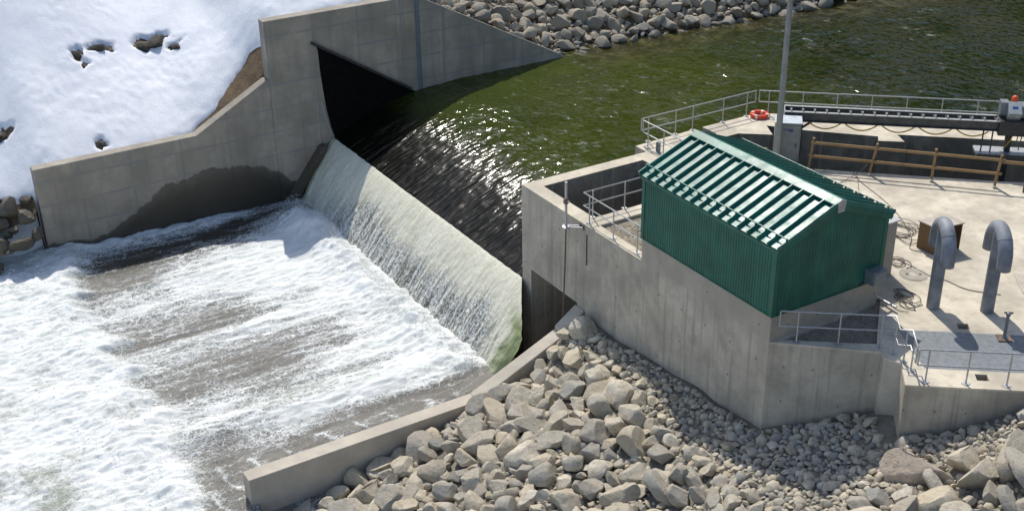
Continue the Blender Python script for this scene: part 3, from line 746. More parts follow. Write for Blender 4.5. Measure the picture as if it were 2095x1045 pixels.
jb = MB().box(14.21, 14.58, 3.78, 4.36, .95, 1.42).build('junction_box', M['grey'], sd, bevel=.015)
MB().box(14.581, 14.60, 3.82, 4.32, .99, 1.38).build('box_door', M['grey'], jb)
MB().beam((14.22, 3.6, .92), (14.22, 4.75, .92), .06, .06).build('bracket', M['dark'], jb)

# ------------------------------------------------------------------ handrails
def handrail(name, label, pts, posts, ends=(True, True), h=1.07, group='galvanised handrails', z0=0.0, rr=.026):
    base = (posts[0][0], posts[0][1], z0)
    t_ = thing(name, base, label, 'handrail', group)
    P_ = [Vector((p[0], p[1], z0+h)) for p in pts]; Q_ = [Vector((p[0], p[1], z0+h*.52)) for p in pts]
    MB().tube(P_, rr, 8).build('top_rail', M['galv'], t_, 50)
    MB().tube(Q_, rr, 8).build('mid_rail', M['galv'], t_, 50)
    for e_, (a, c_) in zip(ends, ((P_[0], Q_[0]), (P_[-1], Q_[-1]))):
        if e_: MB().tube([a, c_], rr*.98, 8).build('end_loop', M['galv'], t_, 50)
    for p in posts:
        po = MB().tube([(p[0], p[1], z0), (p[0], p[1], z0+h)], rr, 8).build('post', M['galv'], t_, 50)
        MB().box(p[0]-.09, p[0]+.09, p[1]-.09, p[1]+.09, z0+.001, z0+.022).build('base_plate', M['galv'], po)
    return t_
handrail('handrail', 'galvanised two-rail handrail along the water edge beside the orange life ring', [(-.90, 6.44), (-.92, 12.70)], [(-.89, 6.80), (-.9, 8.26), (-.86, 9.15), (-.88, 10.84), (-.88, 12.18)])
handrail('handrail', 'short galvanised handrail running from the water edge behind the shed roof', [(-.73, 6.40), (3.2, 6.36)], [(-.34, 6.38), (.70, 6.38), (1.9, 6.37), (3.1, 6.36)])
fr = [(-.84+Ex*s_, 12.84+Ey*s_) for s_ in (.0, 13)]
handrail('handrail', 'long galvanised handrail over the green pond behind the rake beam', fr, [(-.84+Ex*s_, 12.84+Ey*s_) for s_ in (.42, 1.88, 3.34, 4.8, 6.26, 7.72, 9.18, 10.64, 12.1)])
handrail('handrail', 'galvanised corner handrail around the gravel strip beside the pit', [(7.45, .21), (3.95, .21), (4.0, 5.2)], [(4.32, .21), (5.82, .2), (7.22, .2), (4.0, .58), (4.0, 2.02), (4.0, 3.5)], ends=(False, False))
handrail('handrail', 'galvanised handrail stepping round the ledge below the shed gable', [(14.32, .22), (16.40, 2.86), (17.02, 2.36), (17.25, 2.63), (17.98, 2.03)], [(14.66, .64), (15.42, 1.61), (16.17, 2.57), (16.66, 2.64), (17.16, 2.52), (17.62, 2.32)], ends=(True, True))
handrail('handrail', 'galvanised handrail along the edge beside the steel grating', [(18.08+Cx*s_, 2.0+Cy*s_) for s_ in (0, 7.5)], [(18.08+Cx*s_, 2.0+Cy*s_) for s_ in (.28, 1.40, 2.52, 3.64, 4.76, 5.88, 7.0)])

# ------------------------------------------------------------------ grating
b_, a_ = gq['b']-gq['a'], gq['a']
np_ = 9; L = b_.length; cd = b_/L; wd_ = gq['c']-gq['a']
for i in range(np_):
    s0, s1 = L*i/np_+.006, L*(i+1)/np_-.006
    c0 = a_+cd*s0
    g_ = thing('grating_panel', (c0.x, c0.y, -.02), ['steel grating panel at the pit end beside the stepping handrail', 'second steel grating panel from the stepping handrail', 'third steel grating panel from the stepping handrail', 'steel grating panel carrying the short valve stand', 'steel grating panel next beyond the valve stand', 'second steel grating panel beyond the valve stand', 'third steel grating panel beyond the valve stand', 'fourth steel grating panel beyond the valve stand', 'last steel grating panel beyond the valve stand'][i], 'grating', 'grating panels over the pit')
    b = MB(); nb = 36
    for k_ in range(nb+1):
        f_ = k_/nb
        p = a_+wd_*f_+cd*s0; q = a_+wd_*f_+cd*s1
        b.beam((p.x, p.y, -.012), (q.x, q.y, -.012), .042, .03)
    b.build('bars', plain('grating_steel', (.27, .29, .30), .5, .3) if i == 0 else bpy.data.materials['grating_steel'], g_)
    b = MB()
    for s_ in (s0+.01, s1-.01):
        p = a_+cd*s_; q = p+wd_; b.beam((p.x, p.y, -.010), (q.x, q.y, -.010), .03, .034)
    b.build('edge_bar', M['grey'], g_)

# ------------------------------------------------------------------ vent pipes
def vent(x, y, label):
    g_ = thing('vent_pipe', (x, y, 0), label, 'pipe', 'vent pipes')
    az = R(-35); v = Vector((math.cos(az), math.sin(az), 0)); c_ = Vector((x, y, 0)); rp = .205; ra = .74; zc = 2.12
    MB().tube([c_+Vector((0, 0, z_)) for z_ in (0, .8, 1.6, zc+ra-.05)], rp, 24).build('stem', M['pvc'], g_, 40)
    pts = [c_-v*ra+Vector((0, 0, zc-.28)), c_-v*ra+Vector((0, 0, zc-.1))]+[c_+v*(-ra*math.cos(a))+Vector((0, 0, zc+ra*math.sin(a))) for a in np.linspace(0, math.pi, 23)]+[c_+v*ra+Vector((0, 0, zc-.1)), c_+v*ra+Vector((0, 0, zc-.28))]
    ar = MB().tube(pts, rp+.012, 24, cap=False).build('double_bend', M['pvc'], g_, 40)
    md = ar.modifiers.new('wall', 'SOLIDIFY'); md.thickness = .02; md.offset = -1
    for k_ in (8, 18):
        a, c2 = pts[k_], pts[k_+1]; d = (c2-a).normalized()
        MB().tube([a-d*.012, a+d*.012], rp+.018, 24).build('joint_ring', M['pvc'], ar, 40)
vent(15.36, 5.77, 'blue-grey double-ended vent pipe standing next to the plywood box')
vent(16.45, 6.99, 'blue-grey double-ended vent pipe standing behind the short valve stand')

# ------------------------------------------------------------------ lamp pole, cabinet, back box
pz = thing('lamp_pole', (4.35, 9.15, 0), 'tall tapering grey steel pole rising behind the shed roof', 'pole')
MB().tube([(4.35, 9.15, z_) for z_ in (0, 4, 8, 13)], [.13, .115, .10, .08], 16).build('shaft', M['pole'], pz, 40)
MB().box(4.13, 4.57, 8.93, 9.37, .001, .03).build('base_plate', M['galv'], pz)
ux, uy = Vector((Ex, Ey, 0)), Vector((Ey, -Ex, 0))    # along trench, towards the near deck
cab = thing('control_cabinet', (4.4, 9.6, 0), 'tall grey control cabinet with small blue notice beside the pole', 'cabinet')
cc = Vector((4.68, 10.02, 0))-ux*.50-uy*.42
MB().obox(cc+Vector((0, 0, .93)), ux*.50, uy*.42, (0, 0, .93)).build('body', M['grey'], cab, bevel=.012)
dr = MB().obox(cc+uy*.428+Vector((0, 0, .92)), ux*.46, uy*.008, (0, 0, .86)).build('door', M['grey'], cab)
MB().obox(cc+uy*.445+ux*.34+Vector((0, 0, .95)), ux*.015, uy*.012, (0, 0, .09)).build('handle', M['dark'], dr)
b = MB()
for k_ in range(3): b.obox(cc+uy*.4375+ux*(-.12)+Vector((0, 0, 1.56+.035*k_)), ux*(.14 if k_ else .10), uy*.001, (0, 0, .008))
b.obox(cc+uy*.4375+ux*(.10)+Vector((0, 0, 1.575)), ux*.09, uy*.001, (0, 0, .06)); b.build('notice_print', M['blue'], dr)
MB().obox(cc+Vector((0, 0, 1.872)), ux*.53, uy*.45, (0, 0, .012)).build('cabinet_top', plain('pale_cabinet_top', (.5, .55, .58), .45), cab)
bk = thing('equipment_box', (12.65, 5.6, 0), 'plain grey steel box standing behind the shed gable corner', 'cabinet')
MB().box(12.35, 13.05, 4.95, 6.36, .0, 1.97).build('body', plain('warm_grey_steel', (.27, .265, .24), .55, 0, .1, 3), bk, bevel=.01)
MB().box(12.30, 13.12, 4.90, 6.44, 1.971, 2.01).build('lid', plain('sunlit_lid_tone', (.46, .46, .45), .5), bk)  # lid paler than the body: sunlight on the top put into its colour

# ------------------------------------------------------------------ timber rail along the trench
tr = thing('timber_rail', (5.0, 10.36, 0), 'unpainted timber guard rail with two boards along the trench edge', 'guard rail', 'timber guard rails')
o0 = Vector((4.96, 10.33, 0)); td = Vector((5.16, 4.64, 0)).normalized()*1.0
o1 = Vector((10.15, 14.98, 0)); td = (o1-o0).normalized(); tl = (o1-o0).length; tn = Vector((td.y, -td.x, 0))
for f_, lean in ((.0, .10), (.335, .18), (.67, .02), (1.0, .10)):
    p = o0+td*tl*f_
    MB().beam(p, p-tn*.02+td*lean+Vector((0, 0, 1.32)), .09, .09, (td.x, td.y, 0)).build('post', M['wood'], tr)
    ft = MB().obox(p+tn*.07+Vector((0, 0, .04)), td*.05, tn*.10, (0, 0, .04)).build('foot_block', M['plytop'], tr)
for z_ in (1.14, .58):
    for s0, s1 in ((-.01, .50), (.502, 1.02)):
        a = o0+td*tl*s0+tn*.065+td*.08*z_; c_ = o0+td*tl*s1+tn*.065+td*.08*z_
        MB().beam(a+Vector((0, 0, z_)), c_+Vector((0, 0, z_-.0)), .04, .105).build('board', M['wood'], tr)
tr2 = thing('timber_rail', (10.45, 15.3, 0), 'timber guard rail continuing under the rake carriage with reddish post', 'guard rail', 'timber guard rails')
a = o1+td*.15; 
MB().beam(a+tn*.065+Vector((0, 0, 1.08)), a+td*3.5+tn*.065+Vector((0, 0, 1.05)), .04, .13).build('board', M['wood'], tr2)
for s_ in (.9, 2.6): 
    p = a+td*s_; MB().beam(p+tn*.25, p+Vector((0, 0, 1.2)), .09, .09, (td.x, td.y, 0)).build('post', M['rust'], tr2)
lt = thing('timber_offcut', (3.2, 8.9, 0), 'short timber board leaning beyond the shed roof eave', 'board')
MB().beam((2.6, 8.45, .62), (3.75, 9.2, .66), .04, .13).build('board', M['wood'], lt)
for p in ((2.7, 8.52), (3.6, 9.1)): MB().beam((p[0], p[1], 0), (p[0], p[1], .7), .08, .08, (1, 0, 0)).build('post', M['wood'], lt)

# ------------------------------------------------------------------ trash rake beam and carriage
B0 = Vector((3.52, 10.19, 2.0)); B1 = B0+ux*8.35
rb = thing('rake_beam', (B0.x, B0.y, 0), 'long dark steel double channel beam with pale rungs spanning above the trench', 'beam')
for nm, off in (('front_channel', 0.0), ('back_channel', .66)):
    a = B0-uy*off; c_ = B1-uy*off
    ch_ = MB().beam(a-uy*.06+Vector((0, 0, -.19)), c_-uy*.06+Vector((0, 0, -.19)), .03, .36).build(nm, M['beam'], rb)
    MB().beam(a-uy*.01, c_-uy*.01, .11, .03).build('top_flange', M['flange'], ch_)
    MB().beam(a-uy*.01+Vector((0, 0, -.385)), c_-uy*.01+Vector((0, 0, -.385)), .11, .03).build('bottom_flange', M['dark'], ch_)
for i in range(18):
    p = B0+ux*(.25+i*.46)-uy*.02
    MB().beam(p+Vector((0, 0, -.06)), p-uy*.64+Vector((0, 0, -.06)), .07, .05).build('rung', M['dark'], rb)
    MB().obox(p-uy*.05+Vector((0, 0, .065)), ux*.03, uy*.03, (0, 0, .05)).build('lug', M['flange'], rb)
pk = B0+ux*.72-uy*.35
MB().beam((pk.x, pk.y, 0), (pk.x, pk.y, 1.6), .10, .10, (ux.x, ux.y, 0)).build('leg', M['dark'], rb)
MB().beam((pk.x, pk.y, 1.2), tuple(pk+ux*.5+Vector((0, 0, -.42))), .08, .08).build('brace', M['dark'], rb)
MB().obox(B0-uy*.35+Vector((0, 0, -.19)), ux*.012, uy*.36, (0, 0, .2)).build('end_plate', M['flange'], rb)
fs = thing('festoon_hose', (B0.x, B0.y, 1.6), 'yellow hose hanging in loops under the rake beam', 'hose')
pts = []
for i in range(5):
    a = B0+ux*(.9+i*1.42)-uy*.30
    for k_ in range(11):
        f_ = k_/11; pts.append(a+ux*1.42*f_+Vector((0, 0, -.43-.34*math.sin(math.pi*f_)**.8)))
MB().tube(pts, .028, 6).build('hose_line', M['yellow'], fs, 60)
cg = thing('rake_carriage', tuple((B1+ux*.2-uy*.3).xy)+(0,), 'dark machine carriage with grey tilted control box at the end of the rake beam', 'machine')
K = B1-uy*.30
MB().obox(K+ux*.45+Vector((0, 0, -.25)), ux*.65, uy*.42, (0, 0, .30)).build('body', M['dark'], cg, bevel=.03)
MB().beam(K+ux*.30-Vector((0, 0, .5)), K+ux*.30-Vector((0, 0, 3.0)), .22, .22, (ux.x, ux.y, 0)).build('column', M['dark'], cg)
tz = (Vector((0, 0, 1))+uy*.75).normalized(); ty = ux.cross(tz)
cb = MB().obox(K+ux*.32+uy*.12+Vector((0, 0, .40)), ux*.24, ty*.28, tz*.20).build('control_box', plain('pale_grey_box', (.33, .36, .37), .45), cg, bevel=.012)
MB().obox(K+ux*-.02-uy*.20+Vector((0, 0, .42)), ux*.15, uy*.22, (0, 0, .26)).build('side_box', M['grey'], cg, bevel=.012)
MB().obox(K+ux*.32+uy*.12+Vector((0, 0, .40))+tz*.203, ux*.10, ty*.06, tz*.002).build('label_plate', M['blue'], cb)
MB().obox(K+ux*.75-uy*.15+Vector((0, 0, .36)), ux*.2, uy*.3, (0, 0, .24)).build('motor_cover', M['grey'], cg, bevel=.03)
MB().lathe([(.06, 0), (.13, .02), (.13, .12), (.11, .19), (.06, .24), (.0, .25)], K+ux*.34-uy*.2+Vector((0, 0, .66)), 16).build('beacon', M['beacon'], cg, 60)
for k_ in range(5):
    a = K+ux*(.2+.14*k_)+uy*.1+Vector((0, 0, -.5)); c_ = a+ux*rng.uniform(-.3, .3)+Vector((0, 0, -rng.uniform(.4, .8)))
    MB().tube([a, (a+c_)/2+uy*rng.uniform(.05, .25), c_], .02, 6).build('hydraulic_hose', M['yellow'] if k_ == 2 else M['cable'], cg)
MB().obox(K+ux*.35+uy*.1+Vector((0, 0, -1.35)), ux*1.25, uy*.50, (0, 0, .05)).build('platform', M['galv'], cg)
MB().obox(K+ux*.35+uy*.62+Vector((0, 0, -1.37)), ux*1.25, uy*.02, (0, 0, .12)).build('platform_edge', M['dark'], cg)
for s_ in (-.7, -.35): MB().beam(K+ux*s_+uy*.2+Vector((0, 0, -1.3)), K+ux*s_+uy*.2+Vector((0, 0, -.3)), .05, .05, (ux.x, ux.y, 0)).build('hanger', M['dark'], cg)

# ------------------------------------------------------------------ small deck things
def smooth_path(pts, n=8):
    pts = [Vector(p) for p in pts]; out = []
    for i in range(len(pts)-1):
        p0, p1, p2, p3 = pts[max(i-1, 0)], pts[i], pts[i+1], pts[min(i+2, len(pts)-1)]
        for k_ in range(n):
            t_ = k_/n
            out.append(.5*((2*p1)+(p2-p0)*t_+(2*p0-5*p1+4*p2-p3)*t_*t_+(3*p1-p0-3*p2+p3)*t_**3))
    out.append(pts[-1]); return out
rg = thing('life_ring', (-.50, 12.62, 0), 'orange life ring with white bands lying flat on the deck', 'life ring')
def torus(c, Rm, r_, a0, a1, n, m=12, scale=1.0):
    b = MB(); pts = [Vector((c[0]+Rm*math.cos(a), c[1]+Rm*math.sin(a), c[2])) for a in np.linspace(a0, a1, n)]
    return b.tube(pts, r_*scale, m)
torus((-.50, 12.62, .105), .33, .098, 0, 2*math.pi, 41).build('ring', M['orange'], rg, 60)
for k_ in range(4):
    a = k_*math.pi/2+.35; torus((-.50, 12.62, .105), .33, .098, a, a+.28, 5, 12, 1.04).build('band', M['white'], rg, 60)
mh = thing('manhole_cover', (13.5, 6.94, 0), 'round cast manhole cover set in the pale deck', 'manhole')
mm = concrete('manhole_cast', (.36, .33, .27), dirt=.5, streak=0)
MB().lathe([(.47, .004), (.47, .012), (.43, .014), (.42, .008)], (13.5, 6.94, 0), 36).build('rim', mm, mh, 40)
lid = MB().lathe([(.405, .004), (.405, .016), (.30, .018), (.0, .018)], (13.5, 6.94, 0), 36).build('lid', mm, mh, 40)
for sx in (-1, 1): MB().lathe([(.05, .0), (.05, .0215)], (13.5+sx*.20*Cx, 6.94+sx*.22*Cy, 0), 10).build('lift_hole', M['gateblack'], lid)
MB().box(13.38, 13.62, 6.86, 7.0, .0185, .021).build('cast_mark', M['deck'], lid)
vs2 = thing('valve_stand', (17.87, 6.05, 0), 'short steel valve stand bolted on the grating', 'valve stand')
MB().obox((17.87, 6.05, .025), Vector((Cx, Cy, 0))*.20, Vector((Cy, -Cx, 0))*.20, (0, 0, .02)).build('base_plate', M['rust'], vs2)
MB().lathe([(.11, .045), (.07, .09), (.052, .14), (.05, .80), (.075, .82), (.075, .90), (.03, .93)], (17.87, 6.05, 0), 16).build('column', M['grey'], vs2, 40)
MB().tube([(17.87-.08, 6.05-.1, .90), (17.87+.08, 6.05+.1, .90)], .03, 8).build('nut', M['rust'], vs2)
pbx = thing('plywood_box', (12.5, 9.1, 0), 'open plywood box with pale top standing behind the vent pipe', 'box')
pa, pb_ = Vector((12.12, 8.60, 0)), Vector((12.86, 8.62, 0)); pc = Vector((13.02, 9.68, 0)); pd_ = Vector((12.26, 9.70, 0))
def panel(p, q, z0, z1, th, mat, nm):
    MB().beam(p+Vector((0, 0, (z0+z1)/2)), q+Vector((0, 0, (z0+z1)/2)), th, z1-z0).build(nm, mat, pbx)
panel(pa, pb_, .0, .98, .03, M['ply'], 'side_panel'); panel(pd_, pc, .0, .98, .03, M['ply'], 'side_panel'); panel(pa, pd_, .0, .98, .03, M['ply'], 'back_panel')
MB().prism([tuple((pa+Vector((-.05, -.05, 0))).xy), tuple((pb_+Vector((.05, -.05, 0))).xy), tuple((pc+Vector((.05, .05, 0))).xy), tuple((pd_+Vector((-.05, .05, 0))).xy)], .985, 1.02).build('top_panel', M['plytop'], pbx)
panel(pb_+Vector((0, .02, 0)), pb_+(pc-pb_)*.35, .0, .98, .03, M['ply'], 'front_panel')
tb = MB().lathe([(.20, 0), (.24, .5), (.25, .52), (.18, .52)], (12.72, 9.2, .002), 16).build('blue_tub', M['blue'], None, 40); tag(tb, 'blue plastic tub inside the plywood box', 'tub')
cd_ = MB().tube([(13.86, 4.64, .10), (14.94, 4.56, .16)], .045, 10).build('conduit_pipe', M['galv'], None, 40); tag(cd_, 'short grey pipe lying across the gravel edge by the shed', 'pipe')
sh_ = MB().prism([(15.25, 9.75), (16.3, 8.88), (18.2, 10.6), (17.0, 11.6)], .004, .022).build('plywood_sheet', M['plytop'], None); tag(sh_, 'weathered plywood sheet lying flat on the deck beside the far vent pipe', 'plywood sheet')
pp = MB().obox((9.6, 10.0, .04), (.08, 0, 0), (0, .10, 0), (0, 0, .035)).build('concrete_spacer', M['white'], None, bevel=.02); tag(pp, 'small white block lying on the deck next to the cable', 'block')
post = thing('anchor_bracket', (.2, 6.45, 0), 'small steel anchor bracket on the deck inside the corner handrail', 'bracket')
for dx in (0, .12): MB().box(.2+dx, .24+dx, 6.38, 6.50, .0, .42-.1*dx).build('upright', M['grey'], post)
MB().box(.14, .42, 6.30, 6.58, .001, .02).build('base_plate', M['galv'], post)

def cable(label, pts, r_=.013, seed=0):
    b = MB().tube(smooth_path([(p[0], p[1], p[2] if len(p) > 2 else r_+.003) for p in pts]), r_, 6)
    o = b.build('power_cable', M['cable'], None, 60); return tag(o, label, 'cable', 'cables on the deck')
def coil(cx, cy, n, ra, seed, lead=None):
    q = random.Random(seed); pts = []
    for i in range(n):
        ox, oy = q.uniform(-.35, .35)*ra*1.3, q.uniform(-.35, .35)*ra*1.3; rr = ra*q.uniform(.55, 1.1); ph = q.uniform(0, 6.28); el = q.uniform(.6, 1.0)
        for k_ in range(8):
            a = ph+2*math.pi*k_/8; pts.append((cx+ox+rr*math.cos(a), cy+oy+rr*el*math.sin(a), .02+.018*i*.6+.01*q.random()))
    return pts+(lead or [])
cable('tangled grey cable coiled between the equipment box and the plywood box', coil(11.0, 8.9, 6, .75, 3, [(12.1, 8.3), (12.5, 8.45)]))
cable('small loose coil of cable behind the equipment box', coil(12.7, 7.1, 3, .36, 5))
cable('cable coiled on the deck between gravel edge and manhole', coil(14.35, 5.55, 4, .45, 8, [(15.0, 5.1), (15.1, 5.6)]))
cable('two loose cable rings on the deck before the near vent pipe', coil(14.9, 5.1, 2, .33, 12))
cable('cable running from timber rail across the deck to the coiled cable', [(6.1, 11.6), (7.0, 11.1), (8.6, 10.6), (10.0, 10.0), (10.8, 9.5), (11.2, 9.2)])
cable('cable running from the timber rail under the shed eave', [(6.2, 11.7), (7.2, 10.8), (8.4, 9.6), (9.2, 8.4), (9.4, 7.6)])
cable('cable stretched from the timber post down to the shed back', [(6.75, 11.7, .5), (6.6, 11.2, .12), (6.7, 10.2, .02), (6.9, 9.2, .02)])
cable('cable lying in a long curve behind the near vent pipe', [(12.5, 7.3), (13.1, 7.35), (13.8, 7.3), (14.4, 7.5), (15.2, 7.6), (16.0, 8.2)])
gr = thing('gauge_rod', (3.86, -.5, -3.9), 'tall thin valve rod clamped to the concrete wall corner', 'rod')
MB().tube([(3.70, -.5, -3.95), (3.80, -.5, -1.8), (3.86, -.5, -.1)], .03, 8).build('lower_rod', M['rust'], gr, 40)
MB().tube([(3.86, -.5, -.1), (3.85, -.5, 1.62)], .05, 10).build('upper_tube', M['galv'], gr, 40)
MB().lathe([(.05, -.1), (.10, -.06), (.10, .08), (.05, .12)], (3.85, -.5, .85), 12).build('coupling', M['rust'], gr, 40)
MB().tube([(3.85, -.5, .88), (4.08, -.5, .92)], .03, 8).build('lever', M['galv'], gr)
cl = MB().lathe([(.05, -.05), (.15, -.04), (.15, .03), (.05, .05)], (3.86, -.5, -.15), 14).build('collar', M['galv'], gr, 40)
MB().beam((3.86, -.5, -.17), (4.25, -.02, -.17), .05, .06).build('wall_bracket', M['galv'], gr)
MB().beam((3.66, -.5, -.17), (4.05, -.02, -.17), .05, .06).build('wall_bracket', M['galv'], gr)
MB().box(4.0, 4.32, -.02, -.002, -.24, -.10).build('wall_plate', M['dark'], gr)
sj = MB().box(4.46, 4.52, -.012, -.001, -1.6, -.35).build('open_joint', M['gateblack'], ik)

# ------------------------------------------------------------------ rocks
def rock_mesh(name, seed, sub=3, cuts=13, rnd=0.0, flat=.8):
    q = random.Random(seed); bm = bmesh.new(); bmesh.ops.create_icosphere(bm, subdivisions=sub, radius=1.0)
    planes = []
    for _ in range(cuts):
        n_ = Vector((q.gauss(0, 1), q.gauss(0, 1), q.gauss(0, 1))).normalized(); planes.append((n_, q.uniform(.42, .80)))
    o_ = Vector((q.uniform(0, 50), q.uniform(0, 50), q.uniform(0, 50)))
    sc = Vector((q.uniform(.85, 1.45), q.uniform(.65, 1.1), q.uniform(.55, .95)*flat/.8))
    for v in bm.verts:
        p = v.co.copy()
        for n_, d in planes:
            e_ = p.dot(n_)-d
            if e_ > 0: p -= n_*e_*(.99-.35*rnd)
        p *= 1.25
        p += v.co*(mnoise.fractal(p*1.1+o_, 1.0, 2.0, 2)*.05+mnoise.fractal(p*5+o_, .8, 2.0, 3)*.022)
        v.co = Vector((p.x*sc.x, p.y*sc.y, p.z*sc.z))
    me = bpy.data.meshes.new(name); bm.to_mesh(me); bm.free(); me.shade_smooth(); me.set_sharp_from_angle(angle=R(32)); return me
def bake(me, mat): 
    me.materials.append(mat); return me
RM = [bake(rock_mesh('boulder', 100+i, 4, 8+i % 5), M['rock']) for i in range(18)]
RF = [bake(rock_mesh('bank_boulder', 300+i, 3, 9, .2), M['rockfar']) for i in range(14)]
COB = [rock_mesh('cobble', 500+i, 1, 9, .6) for i in range(8)]

class Pack:
    def __init__(s, cell=1.2): s.c = cell; s.g = {}; s.items = []
    def ok(s, x, y, r_, k_=.80):
        ci, cj = int(x//s.c), int(y//s.c); m = 2
        for i in range(ci-m, ci+m+1):
            for j in range(cj-m, cj+m+1):
                for (a, b2, r2) in s.g.get((i, j), ()):
                    if (a-x)**2+(b2-y)**2 < (k_*(r_+r2))**2: return False
        return True
    def put(s, x, y, r_): s.g.setdefault((int(x//s.c), int(y//s.c)), []).append((x, y, r_)); s.items.append((x, y, r_))

def place_rock(name, me, x, y, z, r_, q, label, group, cat='rock', tilt=.6):
    o = bpy.data.objects.new(name, me); COL.objects.link(o)
    o.location = (x, y, z); o.scale = (r_, r_, r_)
    o.rotation_euler = (q.uniform(-tilt, tilt), q.uniform(-tilt, tilt), q.uniform(0, 6.283))
    return tag(o, label, cat, group)

# near riprap
q = random.Random(11); pk_ = Pack()
special = [(5.12, -.52, .50, 'large rounded boulder wedged at the top of the riprap beside the wall', M['rock']),
           (19.75, .55, .60, 'big pinkish flat boulder at the edge of the gravel below the retaining wall', M['rockpink']),
           (20.45, 1.55, .48, 'pale boulder behind the big pinkish boulder below the retaining wall', M['rock']),
           (21.5, 2.25, .58, 'wide pale boulder farther along from the big pinkish boulder', M['rock']),
           (21.3, 1.2, .52, 'grey angular boulder in front of the wide pale boulder', M['rock']),
           (22.3, 1.8, .58, 'pale grey boulder beyond the grey angular boulder', M['rock'])]
for i, (x, y, r_, lab, mt) in enumerate(special):
    me = rock_mesh('special_boulder', 900+i, 4, 10, .7 if i == 0 else .1, .85); me.materials.append(mt)
    place_rock('boulder', me, x, y, float(z_near(np.array(x), np.array(y)))+r_*.38, r_, q, lab, None, tilt=.35); pk_.put(x, y, r_*1.05)
for a in ((22.4, .6), (20.6, .2), (22.7, 3.1)):
    pass
def bigzone(x, y):
    """0..1: how large stones are at (x, y)"""
    ln = -.25-.20*(x-5)                              # above this line only small stones lie
    return float(np.clip((ln-y)/1.6+.15, 0, 1))
n_big = 0; smalls = []
def inside(x, y):
    if x < 4.62 or y > -.18+max(0, (x-14.2))*1.05: return False
    if x > 17.9 and y > 1.64+(x-18.06)*1.267-.3: return False
    if 16.4 < x <= 17.9 and y > 2.1-.5*(x-16.4): return False
    return True
for r_lo, r_hi, tries, minz in ((.42, .54, 500, .65), (.31, .42, 2000, .45), (.22, .31, 9000, .25), (.15, .22, 14000, .08)):
    for _ in range(tries):
        x = q.uniform(4.6, 25); y = q.uniform(-17, 3.2)
        if not inside(x, y): continue
        bz = bigzone(x, y)
        lower_right = x > 19.3 and y < .9*(x-19.3)-.5
        if bz < minz and not (lower_right and r_lo > .3): continue
        if x > 16.2 and not lower_right and r_lo > .3: continue
        r_ = q.uniform(r_lo, r_hi)
        if not pk_.ok(x, y, r_, .74): continue
        pk_.put(x, y, r_)
items = pk_.items[len(special):]
def showing(x, y):
    d = Vector((x, y, float(z_near(np.array(x), np.array(y)))))-mw.translation; k_ = d.dot(_F)
    u_, v_ = d.dot(_R)/k_*2548.6, d.dot(_U)/k_*2548.6
    return abs(u_) < 1090 and abs(v_) < 560, k_
lst = []
for (x, y, r_) in items:
    vis, k_ = showing(x, y); lst.append(((0 if vis else 1), -r_/k_, x, y, r_))
lst.sort()
LABN = ['angular pale riprap boulder on the slope beside the training wall', 'angular grey riprap stone on the slope below the shed wall']
rest = []
for i, (nv, key, x, y, r_) in enumerate(lst):
    z = float(z_near(np.array(x), np.array(y)))+r_*.30+q.uniform(-.03, .12)*(r_ > .3)
    if i < 300 and not nv:
        near_tw = x < 9.5
        place_rock('riprap_boulder', RM[q.randrange(len(RM))], x, y, z, r_*q.uniform(.9, 1.08), q, LABN[0 if near_tw else 1], 'riprap boulders by the training wall' if near_tw else 'riprap stones below the shed')
    else: rest.append((x, y, z, r_))
# joined cobbles
def join_cobbles(name, lst_, mat, meshes, seed):
    qq = np.random.default_rng(seed); VV_, FF_, RR_ = [], [], []; n0 = 0
    base = []
    for me in meshes:
        v = np.empty(len(me.vertices)*3, np.float32); me.vertices.foreach_get('co', v)
        f = np.array([p.vertices[:] for p in me.polygons], np.int32); base.append((v.reshape(-1, 3), f))
    for (x, y, z, r_) in lst_:
        v, f = base[qq.integers(len(base))]
        a, b2, c2 = qq.uniform(-.7, .7), qq.uniform(-.7, .7), qq.uniform(0, 6.28)
        Rm = np.array(Matrix.Rotation(c2, 3, 'Z') @ Matrix.Rotation(b2, 3, 'Y') @ Matrix.Rotation(a, 3, 'X'))
        VV_.append((v*r_*qq.uniform(.85, 1.15, 3)) @ Rm.T+np.array([x, y, z])); FF_.append(f+n0); n0 += len(v); RR_.append(np.full(len(v), qq.random()))
    V_ = np.concatenate(VV_); F_ = np.concatenate(FF_); me = bpy.data.meshes.new(name)
    me.vertices.add(len(V_)); me.vertices.foreach_set('co', V_.astype(np.float32).ravel())
    me.loops.add(F_.size); me.loops.foreach_set('vertex_index', F_.ravel().astype(np.int32))
    me.polygons.add(len(F_)); me.polygons.foreach_set('loop_start', np.arange(0, F_.size, 3, dtype=np.int32))
    me.update(calc_edges=True); me.shade_smooth(); me.set_sharp_from_angle(angle=R(50))
    at = me.attributes.new('rnd', 'FLOAT', 'POINT'); at.data.foreach_set('value', np.concatenate(RR_).astype(np.float32))
    me.materials.append(mat); o = bpy.data.objects.new(name, me); COL.objects.link(o); return o
sm = []
for r_lo, r_hi, tries in ((.13, .24, 1500), (.09, .15, 9000), (.055, .10, 16000), (.04, .06, 9000)):
    for _ in range(tries):
        x = q.uniform(4.6, 23.5); y = q.uniform(-13 if r_lo > .1 else -7, 4.6)
        if not inside(x, y): continue
        if r_lo < .05 and bigzone(x, y) > .5: continue
        vis, k_ = showing(x, y)
        if not vis: continue
        r_ = q.uniform(r_lo, r_hi)
        if not pk_.ok(x, y, r_, .70): continue
        pk_.put(x, y, r_); sm.append((x, y, float(z_near(np.array(x), np.array(y)))+r_*.3, r_))
COB2 = [rock_mesh('cobble', 540+i, 2, 9) for i in range(8)]
rest = [r4 for r4 in rest if showing(r4[0], r4[1])[0]][:1500]
